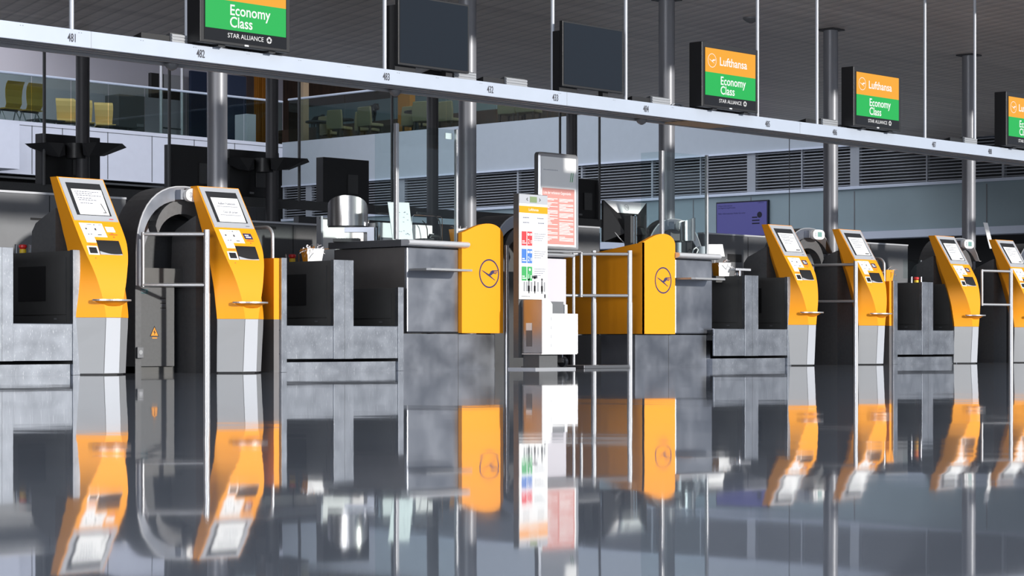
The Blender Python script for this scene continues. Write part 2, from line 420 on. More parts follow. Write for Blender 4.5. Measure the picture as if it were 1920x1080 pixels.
# ------------------------------------------------------------------ columns
def column(px, Y, r, label, m, ztop=ZC, grp=None, cap=True):
    X = xat(px, Y); t = thing('column', label, 'column', (X, Y, 0), grp)
    MB().lathe([(r, 0), (r, ztop)], (X, Y, 0), 40).build('shaft', m, t)
    if cap: B(X-.13, X+.13, Y-.13, Y+.13, ztop-.02, ztop-.002).build('cap_plate', 'column_far', t)
    return t
fl = ['thick round grey steel column behind the Out of order kiosk', 'round grey steel column just right of the first desk glass screen',
      'round grey steel column behind the second desk glass screen', 'round grey steel column behind the two kiosks right of the purple screen',
      'rightmost round grey steel column behind the last kiosk pair']
for px, l in zip((407.5, 876.5, 1250, 1557.5, 1816.5), fl): column(px, 16.2, .095, l, 'column_paint', grp='bright columns behind the counters')
fl = ['dark distant column above the leftmost kiosk with black uplight wings', 'dark distant column right of the thick bright column with black uplight wings',
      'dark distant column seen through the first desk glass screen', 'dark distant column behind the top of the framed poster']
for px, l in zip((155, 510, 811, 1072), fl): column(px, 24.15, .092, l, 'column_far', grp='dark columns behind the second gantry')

# uplight wings on the two far columns
for px, l in ((155, 'pair of black wing-shaped uplights on the dark column above the leftmost kiosk'), (507, 'pair of black wing-shaped uplights on the dark column right of the thick bright column')):
    c = at(px, 282 if px < 300 else 309, 24.0); t = thing('uplight', l, 'lamp', c, 'wing uplights')
    MB().lathe([(.13, -.1), (.13, .1)], (c.x, c.y+.15, c.z), 20).build('collar', 'black', t)
    for s in (-1, 1):
        o = Vector((CB, -CA, 0))*s; f_ = Vector((CA, CB, 0)); y0 = -.3
        a = .09; pts_top = [(a, .13), (.62, .12), (.66, .09)]
        m = MB()
        def P(u, v, z): return Vector((c.x, c.y+.15, c.z))+o*u+f_*v+ZU*z
        top = [P(.12, -.18, .09), P(.32, -.2, .10), P(.65, -.16, .085), P(.65, .16, .06), P(.12, .18, .06)]
        bot = [P(.12, -.1, -.06), P(.2, -.12, -.09), P(.36, -.1, -.06), P(.36, .1, -.06), P(.12, .1, -.06)]
        m.loft([top, bot]); m.build('reflector_wing', 'black', t)
        MB().tube([P(.0, 0, 0), P(.2, 0, 0)], .03, 8).build('arm', 'black', t)

# ------------------------------------------------------------------ first gantry with numbers
GY = 13.4; GT = 2.597; GB = 2.470
gan = thing('gantry_beam', 'long white overhead gantry beam numbered 481 to 488 crossing the whole hall', 'beam', (xat(960, GY), GY, GB))
gx0, gx1 = 3., 30.
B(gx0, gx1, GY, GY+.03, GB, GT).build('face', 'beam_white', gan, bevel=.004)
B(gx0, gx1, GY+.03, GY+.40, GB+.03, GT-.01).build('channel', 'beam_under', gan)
m = MB(); m.box(gx0, gx1, GY+.40, GY+.43, GB-.0, GT-.03); m.box(gx0, gx1, GY+.15, GY+.19, GB+.01, GB+.03); m.box(gx0, gx1, GY+.26, GY+.29, GB+.01, GB+.03)
m.build('rear_lip', 'beam_lip', gan)
m = MB()
for px in (171, 1063, 1500): m.box(xat(px, GY)-.0015, xat(px, GY)+.0015, GY-.0015, GY, GB+.002, GT-.002)
m.build('joint', 'beam_lip', gan)
m = MB()
for px in (38, 148, 264, 363, 463, 560, 652, 745, 818, 900, 1048, 1150, 1260, 1500):
    for q in (0, .022): m.lathe([(.004, 0), (.004, .002)], (xat(px, GY)+q, GY-.001, GT-.022), 8)
m.build('rivets', 'beam_under', gan)
for px, s in ((134, '481'), (376, '482'), (724, '483'), (919, '432'), (1041, '433'), (1211, '484'), (1439, '485'), (1565, '486'), (1751, '487'), (1856, '488')):
    X = xat(px, GY)
    MB().text(s, .088, (X, GY-.003, GB+.032), XR, ZU, .62, 'CENTER', bold=.008).build('number_lettering', 'ink', gan)
for px in (134, 350, 721, 1036, 1173, 1420, 1531.5, 1734, 1827.5):
    X = xat(px, GY+.1); MB().tube([(X, GY+.1, GT-.015), (X, GY+.1, ZC)], .0175, 16).build('hanger_rod', 'silver_light', gan)

# small motion domes below the beam
for px, py, l in ((322, 120, 'small grey dome sensor under the gantry left of the thick column'), (741, 200, 'small dome sensor under the gantry above the first desk glass screen'), (1203, 232, 'small dome sensor under the gantry left of the third bright column')):
    c = Vector((xat(px, GY+.35), GY+.35, GB+.01))
    t = MB().lathe([(.055, 0), (.055, -.012), (.04, -.035), (.012, -.052)], c, 20).build('dome_sensor', 'partition'); tag(t, l, 'sensor', 'dome sensors under the gantry')
c = atZ(1408, 33, ZC)
t = MB().lathe([(.10, 0), (.10, -.02), (.06, -.05), (.02, -.07)], c, 24).build('smoke_detector', 'partition'); tag(t, 'round smoke detector on the dark ceiling above the orange and green display', 'detector')
X = xat(1312, GY+.3)
t = B(xat(1270, GY+.2), xat(1352, GY+.2), GY+.05, GY+.36, GB+.0, GB+.01).build('lit_underside_panel', 'tan'); tag(t, 'tan panel fixed under the gantry right of the number 484', 'panel')  # lit look of the beam underside is put into the tan

# floodlights lying on the beam
def floodlight(px, label, proto=[None]):
    if not proto[0]:
        r = thing('floodlight', label, 'lamp', (0, 0, 0), 'floodlights lying on the gantry')
        m = MB(); m.box(-.14, .14, -.09, -.07, .0, .075); 
        for k in range(3): m.box(-.14, .14, -.096, -.09, .008+k*.024, .024+k*.024)
        m.build('front_louvre', 'silver', r)
        MB().prism([(-.07, 0), (.16, 0), (.16, .03), (-.07, .085)], -.14, .14, 'x').build('housing', 'dark_grey', r)
        MB().prism([(-.07, 0), (.12, 0), (.12, .02), (-.07, .06)], -.42, -.145, 'x').build('ballast_box', 'black', r)
        m = MB(); m.tube([(.14, 0, .03), (.17, .0, .055), (.20, .0, .045), (.21, .0, .012)], .006, 8); m.build('cable', 'silver_light', r)
        proto[0] = r; o = r
    else: o = copy_tree(proto[0]); o['label'] = label
    o.location = (xat(px, GY+.15), GY+.17, GT)
floodlight(338, 'floodlight on the gantry just left of the first display')
floodlight(861, 'floodlight on the gantry below the right corner of the first blank screen')
floodlight(958, 'floodlight on the gantry just right of the second bright column')
floodlight(1229, 'floodlight on the gantry at the foot of the third bright column')
floodlight(1546, 'floodlight on the gantry at the foot of the fourth bright column')
floodlight(1810, 'rightmost floodlight on the gantry at the last bright column')
for px, l in ((905, 'loose white cable loops on the beam right of the second bright column'), (1268, 'loose white cable loops on the beam right of the third bright column'), (452, 'dark cable coil on the beam right of the first display'), (1577, 'loose white cable loops on the beam left of the second Economy display')):
    X = xat(px, GY+.25); m = MB(); pts = []
    for i in range(40): a = i*.45; pts.append((X+math.cos(a)*(.05+.0018*i), GY+.25+.03*math.sin(a*.7), GT+.0+.034+.028*math.sin(a)))
    m.tube(pts, .006, 6); tag(m.build('cable_loop', 'silver_light' if px != 452 else 'dark_grey'), l, 'cable', 'cable loops on the gantry')

# ------------------------------------------------------------------ displays on the gantry
def display_lit(px, label, proto=[None]):
    if not proto[0]:
        r = thing('display_screen', label, 'screen', (0, 0, 0), 'orange and green displays on the gantry')
        h = MB().box(0, .93, 0, .16, .015, .66).build('housing', 'black', r, bevel=.006)
        sf = MB(); sf.box(.04, .89, -.003, .0, .04, .61).build('panel', 'scr_black', r)
        for nm, mt, z0, z1 in (('orange_field', 'scr_orange', .365, .605), ('green_field', 'scr_green', .135, .365)):
            MB().box(.05, .88, -.006, -.003, z0, z1).build(nm, mt, sf_o(r))
        p = sf_o(r); zt_ = -.009
        MB().text('Lufthansa', .118, (.275, zt_, .445), XR, ZU, 1.02, bold=.012).build('lettering', 'scr_white', p)
        MB().text('Economy', .118, (.29, zt_, .255), XR, ZU, .95, bold=.012).build('lettering', 'scr_white', p)
        MB().text('Class', .118, (.29, zt_, .160), XR, ZU, .95, bold=.012).build('lettering', 'scr_white', p)
        MB().text('STAR ALLIANCE', .052, (.27, zt_, .075), XR, ZU, 1.0).build('lettering', 'scr_white', p)
        m = MB()
        for k in range(5):
            a = PI/2+2*PI*k/5; c = Vector((.70+.018*math.cos(a), .093+.018*math.sin(a)))
            m.flat([[(c.x+.011*math.cos(a+q*PI/1.5), c.y+.011*math.sin(a+q*PI/1.5)) for q in range(3)]], (0, zt_, 0), XR, ZU)
        ring_quads(m, (.70, zt_, .093), XR, ZU, .022, .026, 24); m.build('star_emblem', 'scr_white', p)
        m = MB(); ring_quads(m, (.155, zt_, .482), XR, ZU, .064, .069, 36)
        m.flat([CRANE], (.155, zt_-.0005, .482), XR*.062, ZU*.062); m.build('emblem', 'scr_white', p)
        MB().box(.45, .49, -.004, 0, .012+.01, .034).build('indicator', 'display_white', r)
        for q in (.2, .72): MB().box(q, q+.07, .02, .14, 0, .02).build('foot', 'black', r)
        proto[0] = r; o = r
    else: o = copy_tree(proto[0]); o['label'] = label
    o.location = (xat(px, GY-.08), GY-.08, GT)
def sf_o(r): return [q for q in bpy.data.objects if q.parent == r and q.name.startswith('panel')][0]
display_lit(375, 'black boxed Economy Class display cut by the top edge, above number 482')
display_lit(1316, 'black boxed Economy Class display with orange top just right of the third bright column')
display_lit(1600.5, 'black boxed Economy Class display with orange top just right of the fourth bright column')
display_lit(1886.7, 'black boxed Economy Class display cut by the right edge of the photo')
def display_off(px, label, proto=[None]):
    if not proto[0]:
        r = thing('display_screen', label, 'screen', (0, 0, 0), 'blank flat screens on the gantry')
        MB().box(0, .87, -.005, .035, .045, .65).build('frame', 'black', r, bevel=.004)
        MB().box(.018, .852, -.008, -.005, .065, .635).build('panel', 'screen_off', r)
        MB().box(.0, .25, .036, .14, 0, .56).build('mounting_box', 'black', r)
        MB().box(.62, .70, .036, .09, 0, .4).build('mounting_post', 'black', r)
        proto[0] = r; o = r
    else: o = copy_tree(proto[0]); o['label'] = label
    o.location = (xat(px, GY-.03), GY-.03, GT)
display_off(746, 'dark switched-off flat screen between numbers 483 and 432')
display_off(1054, 'dark switched-off flat screen right of the number 433')

# ------------------------------------------------------------------ second gantry (behind) with display backs
G2 = 24.3
g2 = thing('gantry_beam', 'dark second gantry beam seen below the black display backs behind the counters', 'beam', (20, G2+.2, 2.26))
B(0, 29.4, G2+.08, G2+.12, 2.25, 2.39).build('face', 'dark_grey', g2); B(0, 29.4, G2+.12, G2+.38, 2.28, 2.37).build('channel', 'partition_dark', g2)  # shade on this rear face is put into the dark grey
for px in (83, 317.5, 561, 735, 1050, 1124, 1480):
    X = xat(px, G2+.06); MB().tube([(X, G2+.06, 2.37 if px < 1300 else 1.8), (X, G2+.06, ZC)], .022 if px < 1300 else .008, 10).build('hanger_rod', 'dark_grey', g2)
tag(bpy.data.objects['gantry_beam.001'], None) if 'gantry_beam.001' in bpy.data.objects else None
def dback(px0, px1, label, proto=[None]):
    Y = G2+.12
    if not proto[0]:
        r = thing('rear_display', label, 'screen', (0, 0, 0), 'black display backs on the second gantry')
        MB().box(0, .95, 0, .16, 0, .68).build('housing', 'black', r, bevel=.008)
        MB().box(.50, .70, -.02, 0, .15, .44).build('cover_plate', 'dark_grey', r)
        MB().box(.38, .46, -.006, 0, .05, .08).build('label_plate', 'partition', r)
        proto[0] = r; o = r
    else: o = copy_tree(proto[0]); o['label'] = label
    o.location = (xat(px0, Y), Y, 2.39)
dback(79, 178, 'black display back behind the uplight wings above the leftmost kiosk')
dback(321, 420, 'black display back left of the thick bright column')
dback(430, 520, 'black display back between the thick bright column and the dark column')
dback(606, 687, 'lone black display back right of the wing uplights, above the steel printer shell')
dback(1058, 1127, 'black display back right of the framed poster')
t = B(xat(560, 26), xat(1125, 26), 26, 26.12, 0, 2.28).build('counter_partition', 'partition_dark'); tag(t, 'long dark partition of the far counter row below the louvres', 'partition')
t = B(xat(-60, 27), xat(480, 27), 27, 27.12, 0, 2.55).build('counter_partition', 'partition_dark'); tag(t, 'dark far partition below the white balcony on the left', 'partition')
t = B(xat(1650, 26), xat(1990, 26), 26, 26.1, 0, 1.7).build('counter_partition', 'black'); tag(t, 'black far partition behind the last pair of kiosks', 'partition')

# ------------------------------------------------------------------ partitions directly behind the counters
def part(px0, px1, z, label, slot=None, m='partition'):
    Y = 17.5; X0, X1 = xat(px0, Y), xat(px1, Y); t = thing('rear_partition', label, 'partition', ((X0+X1)/2, Y, 0), 'grey partitions behind the counters')
    B(X0, X1, Y, Y+.08, 0, z-.02).build('panel', m, t); B(X0, X1, Y-.01, Y+.09, z-.02, z).build('top_rail', 'counter_edge', t)
    q = MB(); n = int((X1-X0)/1.1)
    for k in range(1, n+1): x = X0+k*(X1-X0)/(n+1); q.box(x-.004, x+.004, Y-.003, Y, 0, z-.03)
    if q.v: q.build('seam', 'black', t)
    if slot:
        a = at(slot[0], slot[1], Y); b = at(slot[2], slot[3], Y); B(a.x, b.x, Y-.006, Y, b.z, a.z).build('slot', 'black', t)
part(-60, 236, 1.71, 'grey partition at the left edge behind the leftmost kiosk', (57, 408, 78, 413))
part(455, 640, 1.55, 'grey partition with a black slot between second kiosk and first desk', (499, 424, 517, 430), 'mid_grey')
part(1000, 1124, 1.70, 'short grey partition left of the black pyramid monitor')
part(1318, 1702, 1.71, 'long grey partition below the purple screen', (1364, 476, 1390, 492))

# ================================================================== KIOSKS
ZS = [0.0, .25, .49, .63, .78, .90, 1.00, 1.12, 1.22, 1.31, 1.50, 1.70]
AF = [.082, .080, .079, .105, .145, .18, .212, .238, .244, .245, .245, .245]
YF = [-.127, -.140, -.153, -.150, -.135, -.108, -.075, -.025, .03, .085, .20, .322]
WB = [.26, .266, .272, .272, .268, .264, .258, .252, .25, .248, .247, .246]
YB = [.02, .01, .0, .02, .05, .085, .118, .165, .21, .245, .325, .405]
def interp(z, tab):
    n = len(ZS)
    i = 0
    while i < n-2 and z > ZS[i+1]: i += 1
    def sl(j):
        if j == 0: return (tab[1]-tab[0])/(ZS[1]-ZS[0])
        if j == n-1: return (tab[-1]-tab[-2])/(ZS[-1]-ZS[-2])
        return (tab[j+1]-tab[j-1])/(ZS[j+1]-ZS[j-1])
    h = ZS[i+1]-ZS[i]; k = (z-ZS[i])/h
    return ((2*k**3-3*k*k+1)*tab[i]+(k**3-2*k*k+k)*h*sl(i)+(-2*k**3+3*k*k)*tab[i+1]+(k**3-k*k)*h*sl(i+1))
def kring(z, g=0.):
    a, yf, wb, yb = (interp(z, t) for t in (AF, YF, WB, YB)); bk = .10 if z < 1.0 else .10+(.21-.10)*min(1, (z-1.0)/.35)
    dk = .16 if z < 1.0 else .16+(.012-.16)*min(1, (z-1.0)/.5)
    return [Vector((x, y, z)) for x, y in ((-a, yf-g), (a, yf-g), (wb+g, yb), (wb+g-.006, yb+.012), (bk, yb+dk), (-bk, yb+dk), (-wb-g+.006, yb+.012), (-wb-g, yb))]
def surf(x, z, off): # point on the front face, pushed out along its normal
    y = interp(z, YF); dz = .01; dy = (interp(min(z+dz, 1.7), YF)-interp(z-dz, YF))/(min(z+dz, 1.7)-z+dz)
    n = Vector((0, -1, dy)).normalized(); return Vector((x, y, z))+n*off
def patch(m, quad, off, thick=.0, n=10):
    """quad: x0,x1 at top; x0,x1 at bottom; z top; z bottom"""
    (a0, a1, b0, b1, zt_, zb_) = quad; front = []; back = []
    for i in range(n+1):
        k = i/n; z = zb_+(zt_-zb_)*k; xa = b0+(a0-b0)*k; xb = b1+(a1-b1)*k
        front.append((surf(xa, z, off), surf(xb, z, off))); back.append((surf(xa, z, off-thick), surf(xb, z, off-thick)))
    vs = [p for pr in front for p in pr]; fs = [(2*i, 2*i+1, 2*i+3, 2*i+2) for i in range(n)]
    if thick:
        k0 = len(vs); vs += [p for pr in back for p in pr]
        fs += [(k0+2*i+2, k0+2*i+3, k0+2*i+1, k0+2*i) for i in range(n)]
        fs += [(2*i, 2*i+2, k0+2*i+2, k0+2*i) for i in range(n)]+[(2*i+1, k0+2*i+1, k0+2*i+3, 2*i+3) for i in range(n)]
        fs += [(0, k0, k0+1, 1), (2*n, 2*n+1, k0+2*n+1, k0+2*n)]
    return m.add(vs, fs)
def make_kiosk(label, sheet):
    r = thing('check_in_kiosk', label, 'kiosk', (0, 0, 0), 'orange check-in kiosks')
    zs = [0.012, .1, .25, .4, .487]
    MB().loft([kring(z) for z in zs]).build('base', 'silver', r)
    def shrink(z, k): return [Vector((p.x*k, p.y*k, q)) for p in kring(z) for q in (z,)]
    MB().loft([[Vector((p.x*.93, p.y*.93+.01, z)) for p in kring(0)] for z in (0, .013)]).build('foot_plate', 'black', r)
    # light side strips of the base
    m = MB()
    for s in (-1, 1):
        ringz = []
        for z in (.015, .25, .485):
            a, yf = interp(z, AF), interp(z, YF); ringz.append((Vector((s*a, yf-.002, z)), Vector((s*(a-.003), yf-.0025, z))))
        m.add([p for q in ringz for p in q], [(0, 1, 3, 2), (2, 3, 5, 4)])
    m.build('base_seam', 'dark_grey', r)
    MB().flat([[(-.078, .015), (.078, .015), (.076, .485), (-.076, .485)]], (0, -.1295, 0), XR, Vector((0, -.054, 1))).build('base_front_panel', 'silver_light', r)
    bz = [.487, .489]+[.49+.0302*i for i in range(1, 40)]+[1.698, 1.70]; _unused = [.52, .57, .63, .7, .78, .84, .90, .95, 1.0, 1.06, 1.12, 1.17, 1.22, 1.265, 1.31, 1.4, 1.5, 1.6, 1.695, 1.70]
    body = MB(); body.loft([kring(z, .003 if z > .488 else -.004) for z in bz]); bo = body.build('body', 'orange', r)
    for p in bo.data.polygons: p.use_smooth = True
    bo.data.set_sharp_from_angle(angle=math.radians(14))
    m = MB(); patch(m, (-.232, .232, -.232, .232, 1.69, 1.315), .008, .008, 8); bez = m.build('screen_bezel', 'silver_light', r)
    m = MB(); patch(m, (-.182, .180, -.182, .180, 1.648, 1.362), .010, .002); sc = m.build('screen', 'screen_glass', r)
    m = MB(); patch(m, (-.150, .168, -.150, .160, 1.592, 1.366), .0125, .001); sh = m.build('notice_sheet', 'paper', sc, label='white paper notice on the screen')
    F_ = lambda x, z, o=.0145: surf(x, z, o)
    m = MB()
    if sheet == 'order':
        m.text('Außer Funktion', .034, 0, 0, 0, .95, 'CENTER', fn=lambda x, y: F_(x+.01, 1.528+y*.9))
        m.text('Out of order', .034, 0, 0, 0, .95, 'CENTER', fn=lambda x, y: F_(x+.02, 1.448+y*.9))
        for z in (1.512, 1.432):
            for q in range(12): patch(m, (-.11+q*.02, -.095+q*.02, -.11+q*.02, -.095+q*.02, z, z-.005), .0145, n=1)
        m.build('lettering', 'ink_grey', sh)
    else:
        rnd = random.Random(3)
        for k, (z, L) in enumerate(((1.572, .24), (1.555, .17), (1.538, .26), (1.515, .13), (1.498, .2), (1.47, .12))):
            x = -.125+.004*k
            while x < -.125+L:
                wd = rnd.uniform(.012, .03); patch(m, (x, x+wd, x, x+wd, z, z-.006), .0145, n=1); x += wd+.007
        m.build('lettering', 'ink_grey', sh)
        m = MB()
        if sheet == 'hook':
            patch(m, (.105, .112, .128, .135, 1.47, 1.385), .0145, n=2); patch(m, (.10, .135, .10, .135, 1.391, 1.385), .0145, n=1)
        else:
            for q in range(4): patch(m, (.06+q*.02, .075+q*.02, .055+q*.02, .07+q*.02, 1.392+.004*(q % 2), 1.380), .0145, n=1)
        m.build('corner_mark', 'ink', sh)
    m = MB(); m.text('kiosk' if False else 'SITA', .014, 0, 0, 0, 1, 'LEFT', fn=lambda x, y: surf(.145+x, 1.335+y, .0095)) if False else None
    m = MB(); patch(m, (.14, .185, .14, .185, 1.338, 1.331), .0092, n=1); m.build('maker_mark', 'red_sticker' if sheet == 'hook' else 'ink_grey', bez)
    # instruction sheet (L-shaped)
    m = MB(); patch(m, (-.195, .045, -.185, .055, 1.295, 1.175), .005, .001); patch(m, (-.185, -.085, -.18, -.08, 1.175, 1.125), .005, .001)
    ins = m.build('instruction_sheet', 'paper', r, label='white L-shaped instruction sheet')
    m = MB()
    for (x, z, w_, h_) in ((-.05, 1.285, .012, .008), (-.15, 1.25, .018, .012), (-.055, 1.25, .018, .018), (-.14, 1.2, .012, .008), (-.115, 1.2, .02, .006), (-.04, 1.197, .04, .007), (-.12, 1.285, .05, .003), (.0, 1.285, .03, .003)):
        patch(m, (x, x+w_, x, x+w_, z, z-h_), .0065, n=1)
    m.build('pictogram', 'ink', ins)
    # card sticker / boarding pass sticker
    if sheet == 'hook':
        m = MB(); patch(m, (.065, .155, .07, .16, 1.268, 1.222), .005, .001); m.build('sticker', 'paper', r, label='blank white sticker')
    else:
        m = MB(); patch(m, (.068, .165, .075, .172, 1.268, 1.215), .005, .001); st = m.build('card_sticker', 'ink_blue', r, label='dark blue card sticker')
        m = MB(); patch(m, (.085, .13, .085, .13, 1.254, 1.245), .0065, n=1); patch(m, (.09, .15, .09, .15, 1.238, 1.227), .0065, n=1); m.build('mark', 'paper', st)
    m = MB()
    for q in range(9): patch(m, (.082+q*.0098, .09+q*.0098, .082+q*.0098, .09+q*.0098, 1.202, 1.197), .005, n=1)
    patch(m, (.105, .13, .105, .13, 1.213, 1.209), .005, n=1); patch(m, (.118, .13, .118, .13, 1.183, 1.175), .005, n=1)
    for q in range(7): patch(m, (-.17+q*.011, -.161+q*.011, -.17+q*.011, -.161+q*.011, 1.112, 1.107), .005, n=1)
    patch(m, (-.135, -.125, -.135, -.125, .995, .988), .005, n=1)
    m.build('caption', 'red_sticker', r)
    m = MB(); patch(m, (-.195, -.085, -.19, -.078, 1.095, 1.02), .005, .001); rd = m.build('card_reader', 'paper', r)
    m = MB(); patch(m, (-.178, -.100, -.175, -.095, 1.083, 1.032), .007, .001); m.build('reader_window', 'black', rd)
    m = MB(); patch(m, (-.078, .16, -.075, .165, 1.148, 1.025), .005, .001); sl = m.build('printer_slot', 'black', r)
    vs = []; N = 12; m = MB()
    for i in range(N+1): k = i/N; x = -.072+k*.232; zt_ = 1.052-.02*k-.012*math.sin(k*PI); vs += [surf(x, zt_, .0075), surf(x, 1.022, .0075)]
    m.add(vs, [(2*i, 2*i+1, 2*i+3, 2*i+2) for i in range(N)]); m.build('output_tray', 'silver_light', sl)
    # oval tray at hip height
    zc = .635; y0 = interp(zc, YF)+.04; N = 28; out = []; inn = []
    for i in range(N+1):
        a = PI+PI*i/N; out.append(Vector((.185*math.cos(a), y0+.165*math.sin(a), zc))); inn.append(Vector((.165*math.cos(a), y0+.143*math.sin(a), zc)))
    tr = MB(); tr.loft([[p+ZU*.008, p-ZU*.006, q-ZU*.006, q+ZU*.008] for p, q in zip(out, inn)]); tro = tr.build('handle_ring', 'tube_steel', r)
    dish = [p-ZU*.004 for p in inn]; low = [Vector((p.x*.62, y0+(p.y-y0)*.45, zc-.045)) for p in inn]
    m = MB(); vs = dish+low; n_ = N+1; m.add(vs, [(i, i+1, i+1+n_, i+n_) for i in range(N)]); m.add(low+[Vector((0, y0, zc-.045))], [(i, i+1, N+1) for i in range(N)])
    m.build('handle_bowl', 'orange', r)
    return r
KY = 15.3
k_hook = make_kiosk('leftmost orange kiosk with a notice of grey lines and blank white sticker', 'hook')
k_order = make_kiosk('orange kiosk whose screen notice reads Out of order', 'order')
k_log = make_kiosk('orange kiosk with white notice just right of the purple screen', 'lines')
kio = [(192, k_hook, None), (451, k_order, None), (1503, k_log, None),
       (1633, None, 'orange kiosk directly right of a tall steel rail post, below the fourth bright column'),
       (1810, None, 'orange kiosk in front of the rightmost bright column'), (1921, None, 'orange kiosk cut by the right edge of the photo')]
KX = []
for px, o, l in kio:
    if o is None: o = copy_tree(k_log); o['label'] = l
    X = xat(px, KY); o.location = (X, KY, 0); KX.append(X)

# ================================================================== ARCHED BAG DROPS
def arch_pts(hw, zs, za, n=22, x0=0., zb=0., full=True, pw=2.3):
    """outline of an arch: left leg up, superellipse over the top, right leg down"""
    pts = [(x0-hw, zb)]
    for i in range(n+1):
        a = PI-PI*i/n; c, s = math.cos(a), math.sin(a)
        pts.append((x0+hw*math.copysign(abs(c)**(2/pw), c), zs+(za-zs)*abs(s)**(2/pw)))
    pts.append((x0+hw, zb)); return pts
def bag_drop(Xc, Y, label, depth=.55, cabinet=True, right_z=1.40, disp=True, dz=0., cablabel=False):
    r = thing('bag_drop_arch', label, 'bag drop', (Xc, Y, 0), 'arched bag drop machines')
    def band(o, i, y0, y1, name, mt, par, sm=True):
        n = len(o); m = MB(); vs = []
        for (a, b) in zip(o, i): vs += [(a[0], y0, a[1]), (b[0], y0, b[1]), (b[0], y1, b[1]), (a[0], y1, a[1])]
        m.loft([vs[4*k:4*k+4] for k in range(n)]); q = m.build(name, mt, par); return q
    zb_l = 0.0
    O = arch_pts(.55, 1.08, 1.70+dz, x0=Xc, zb=0.); I = arch_pts(.485, 1.08, 1.572+dz, x0=Xc, zb=0.)
    O2 = [(x, max(z, right_z) if x > Xc else z) for x, z in O]; I2 = [(x, max(z, right_z) if x > Xc else z) for x, z in I]
    band(O2, I2, Y+.012, Y+depth, 'shell', 'hood_grey', r)
    Of = [(x, max(z, .785)) for x, z in O2]; If = [(x, max(z, .785)) for x, z in I2]
    band(Of, If, Y, Y+.012, 'front_rim', 'steel_panel', r)
    # thin bright edge
    E = [(Xc+(x-Xc)*1.008, z*1.003) for x, z in Of]; E2 = [(Xc+(x-Xc)*.985, z*.997) for x, z in Of]
    band(E, E2, Y-.004, Y+.006, 'rim_edge', 'tube_steel', r)
    # inner arch
    yi = Y+depth*.55
    O3 = arch_pts(.475, 1.02, 1.555+dz, x0=Xc, zb=.8, pw=2.1); I3 = arch_pts(.33, 1.0, 1.42+dz, x0=Xc, zb=.8, pw=2.1)
    O3 = [(x, max(z, right_z) if x > Xc else z) for x, z in O3]; I3 = [(x, max(z, right_z) if x > Xc else z) for x, z in I3]
    band(O3, I3, yi, yi+.02, 'inner_arch', 'steel_panel', r)
    B(Xc-.36, Xc-.20, yi-.012, yi-.002, 1.42+dz, 1.53+dz).build('inner_plate', 'silver_light', r)
    MB().prism(arch_pts(.46, 1.12, 1.5+dz, x0=Xc, zb=.2 if cabinet else 1.08), Y+depth-.03, Y+depth, 'y').build('rear_shutter', 'dark_grey', r)
    if cabinet:
        c = B(Xc-.545, Xc-.10, Y+.02, Y+.45, .06, .775).build('cabinet', 'mid_grey', r, bevel=.004)
        B(Xc-.52, Xc-.08, Y+.05, Y+.42, 0, .06).build('plinth', 'steel_dark', r)
        B(Xc-.09, Xc+.10, Y+.20, Y+.42, 0, .78).build('side_filler', 'black', r)
        B(Xc-.55, Xc-.545, Y+.02, Y+.45, 0, .06).build('skirt', 'black', r)
        B(Xc-.48, Xc+.20, Y+.05, Y+depth-.04, .78, .95).build('belt_bed', 'steel_dark', r)
        if cablabel:
            yy = Y+.0195
            B(Xc-.530, Xc-.405, yy-.003, yy, .715, .757).build('name_plate', 'label_teal', c)
            MB().text('SIEMENS', .026, (Xc-.524, yy-.0035, .727), XR, ZU, .98).build('lettering', 'silver_light', bpy.data.objects['name_plate'])
            MB().lathe([(.016, 0), (.016, .0)], (Xc-.5, yy, .65), 16)
            m = MB(); m.flat([ring_poly(.017)], (Xc-.497, yy-.001, .648), XR, ZU); m.build('lock', 'black', c)
            m = MB(); m.flat([[(-.052, 0), (.052, 0), (0, .098)]], (Xc-.33, yy-.001, .33), XR, ZU); ts = m.build('warning_triangle', 'black', c)
            m = MB(); m.flat([[(-.041, .007), (.041, .007), (0, .084)]], (Xc-.33, yy-.002, .33), XR, ZU); m.build('triangle_field', 'warn_orange', ts)
            m = MB(); m.flat([[(.006, .066), (-.014, .036), (-.002, .038), (-.004, .012), (.014, .044), (.002, .042)]], (Xc-.33, yy-.003, .33), XR, ZU); m.build('lightning_bolt', 'black', ts)
            m = MB(); m.box(Xc-.355, Xc-.30, yy-.001, yy, .312, .322); m.build('caption', 'warn_orange', c)
            m = MB(); m2 = MB()
            for k in range(3):
                z = .672-k*.044; m2.box(Xc-.265, Xc-.20, yy-.0012, yy, z, z+.007)
                for q in range(3): m.box(Xc-.252+q*.016, Xc-.242+q*.016, yy-.0012, yy, z-.014, z-.009)
            m2.build('notice_line', 'black', c); m.build('notice_line', 'ink_grey', c)
            s_ = B(Xc-.545, Xc-.475, yy-.035, yy, .135, .235).build('socket', 'partition', c, bevel=.006); 
            m = MB(); m.flat([ring_poly(.02)], (Xc-.51, yy-.0365, .188), XR, ZU); m.build('socket_face', 'silver', s_)
    if disp:
        # dark fascia that carries the display head
        Fo = [(Xc+.33*math.cos(a), 1.28+dz+.30*math.sin(a)) for a in [PI*.95-PI*.9*i/16 for i in range(17)]]
        Fi = [(Xc-.01+.29*math.cos(a), 1.21+dz+.24*math.sin(a)) for a in [PI*.95-PI*.9*i/16 for i in range(17)]]
        band(Fo, Fi, Y+.005, Y+.12, 'fascia', 'hood_grey', r)
        h = MB(); h.box(Xc-.10, Xc+.05, Y-.07, Y+.02, 1.575+dz, 1.665+dz); h.build('display_arm', 'steel_panel', r)
        sh = [(Xc+.055+.125*math.copysign(abs(math.cos(a))**.7, math.cos(a)), 1.618+dz+.062*math.copysign(abs(math.sin(a))**.75, math.sin(a))) for a in [2*PI*i/28 for i in range(28)]]
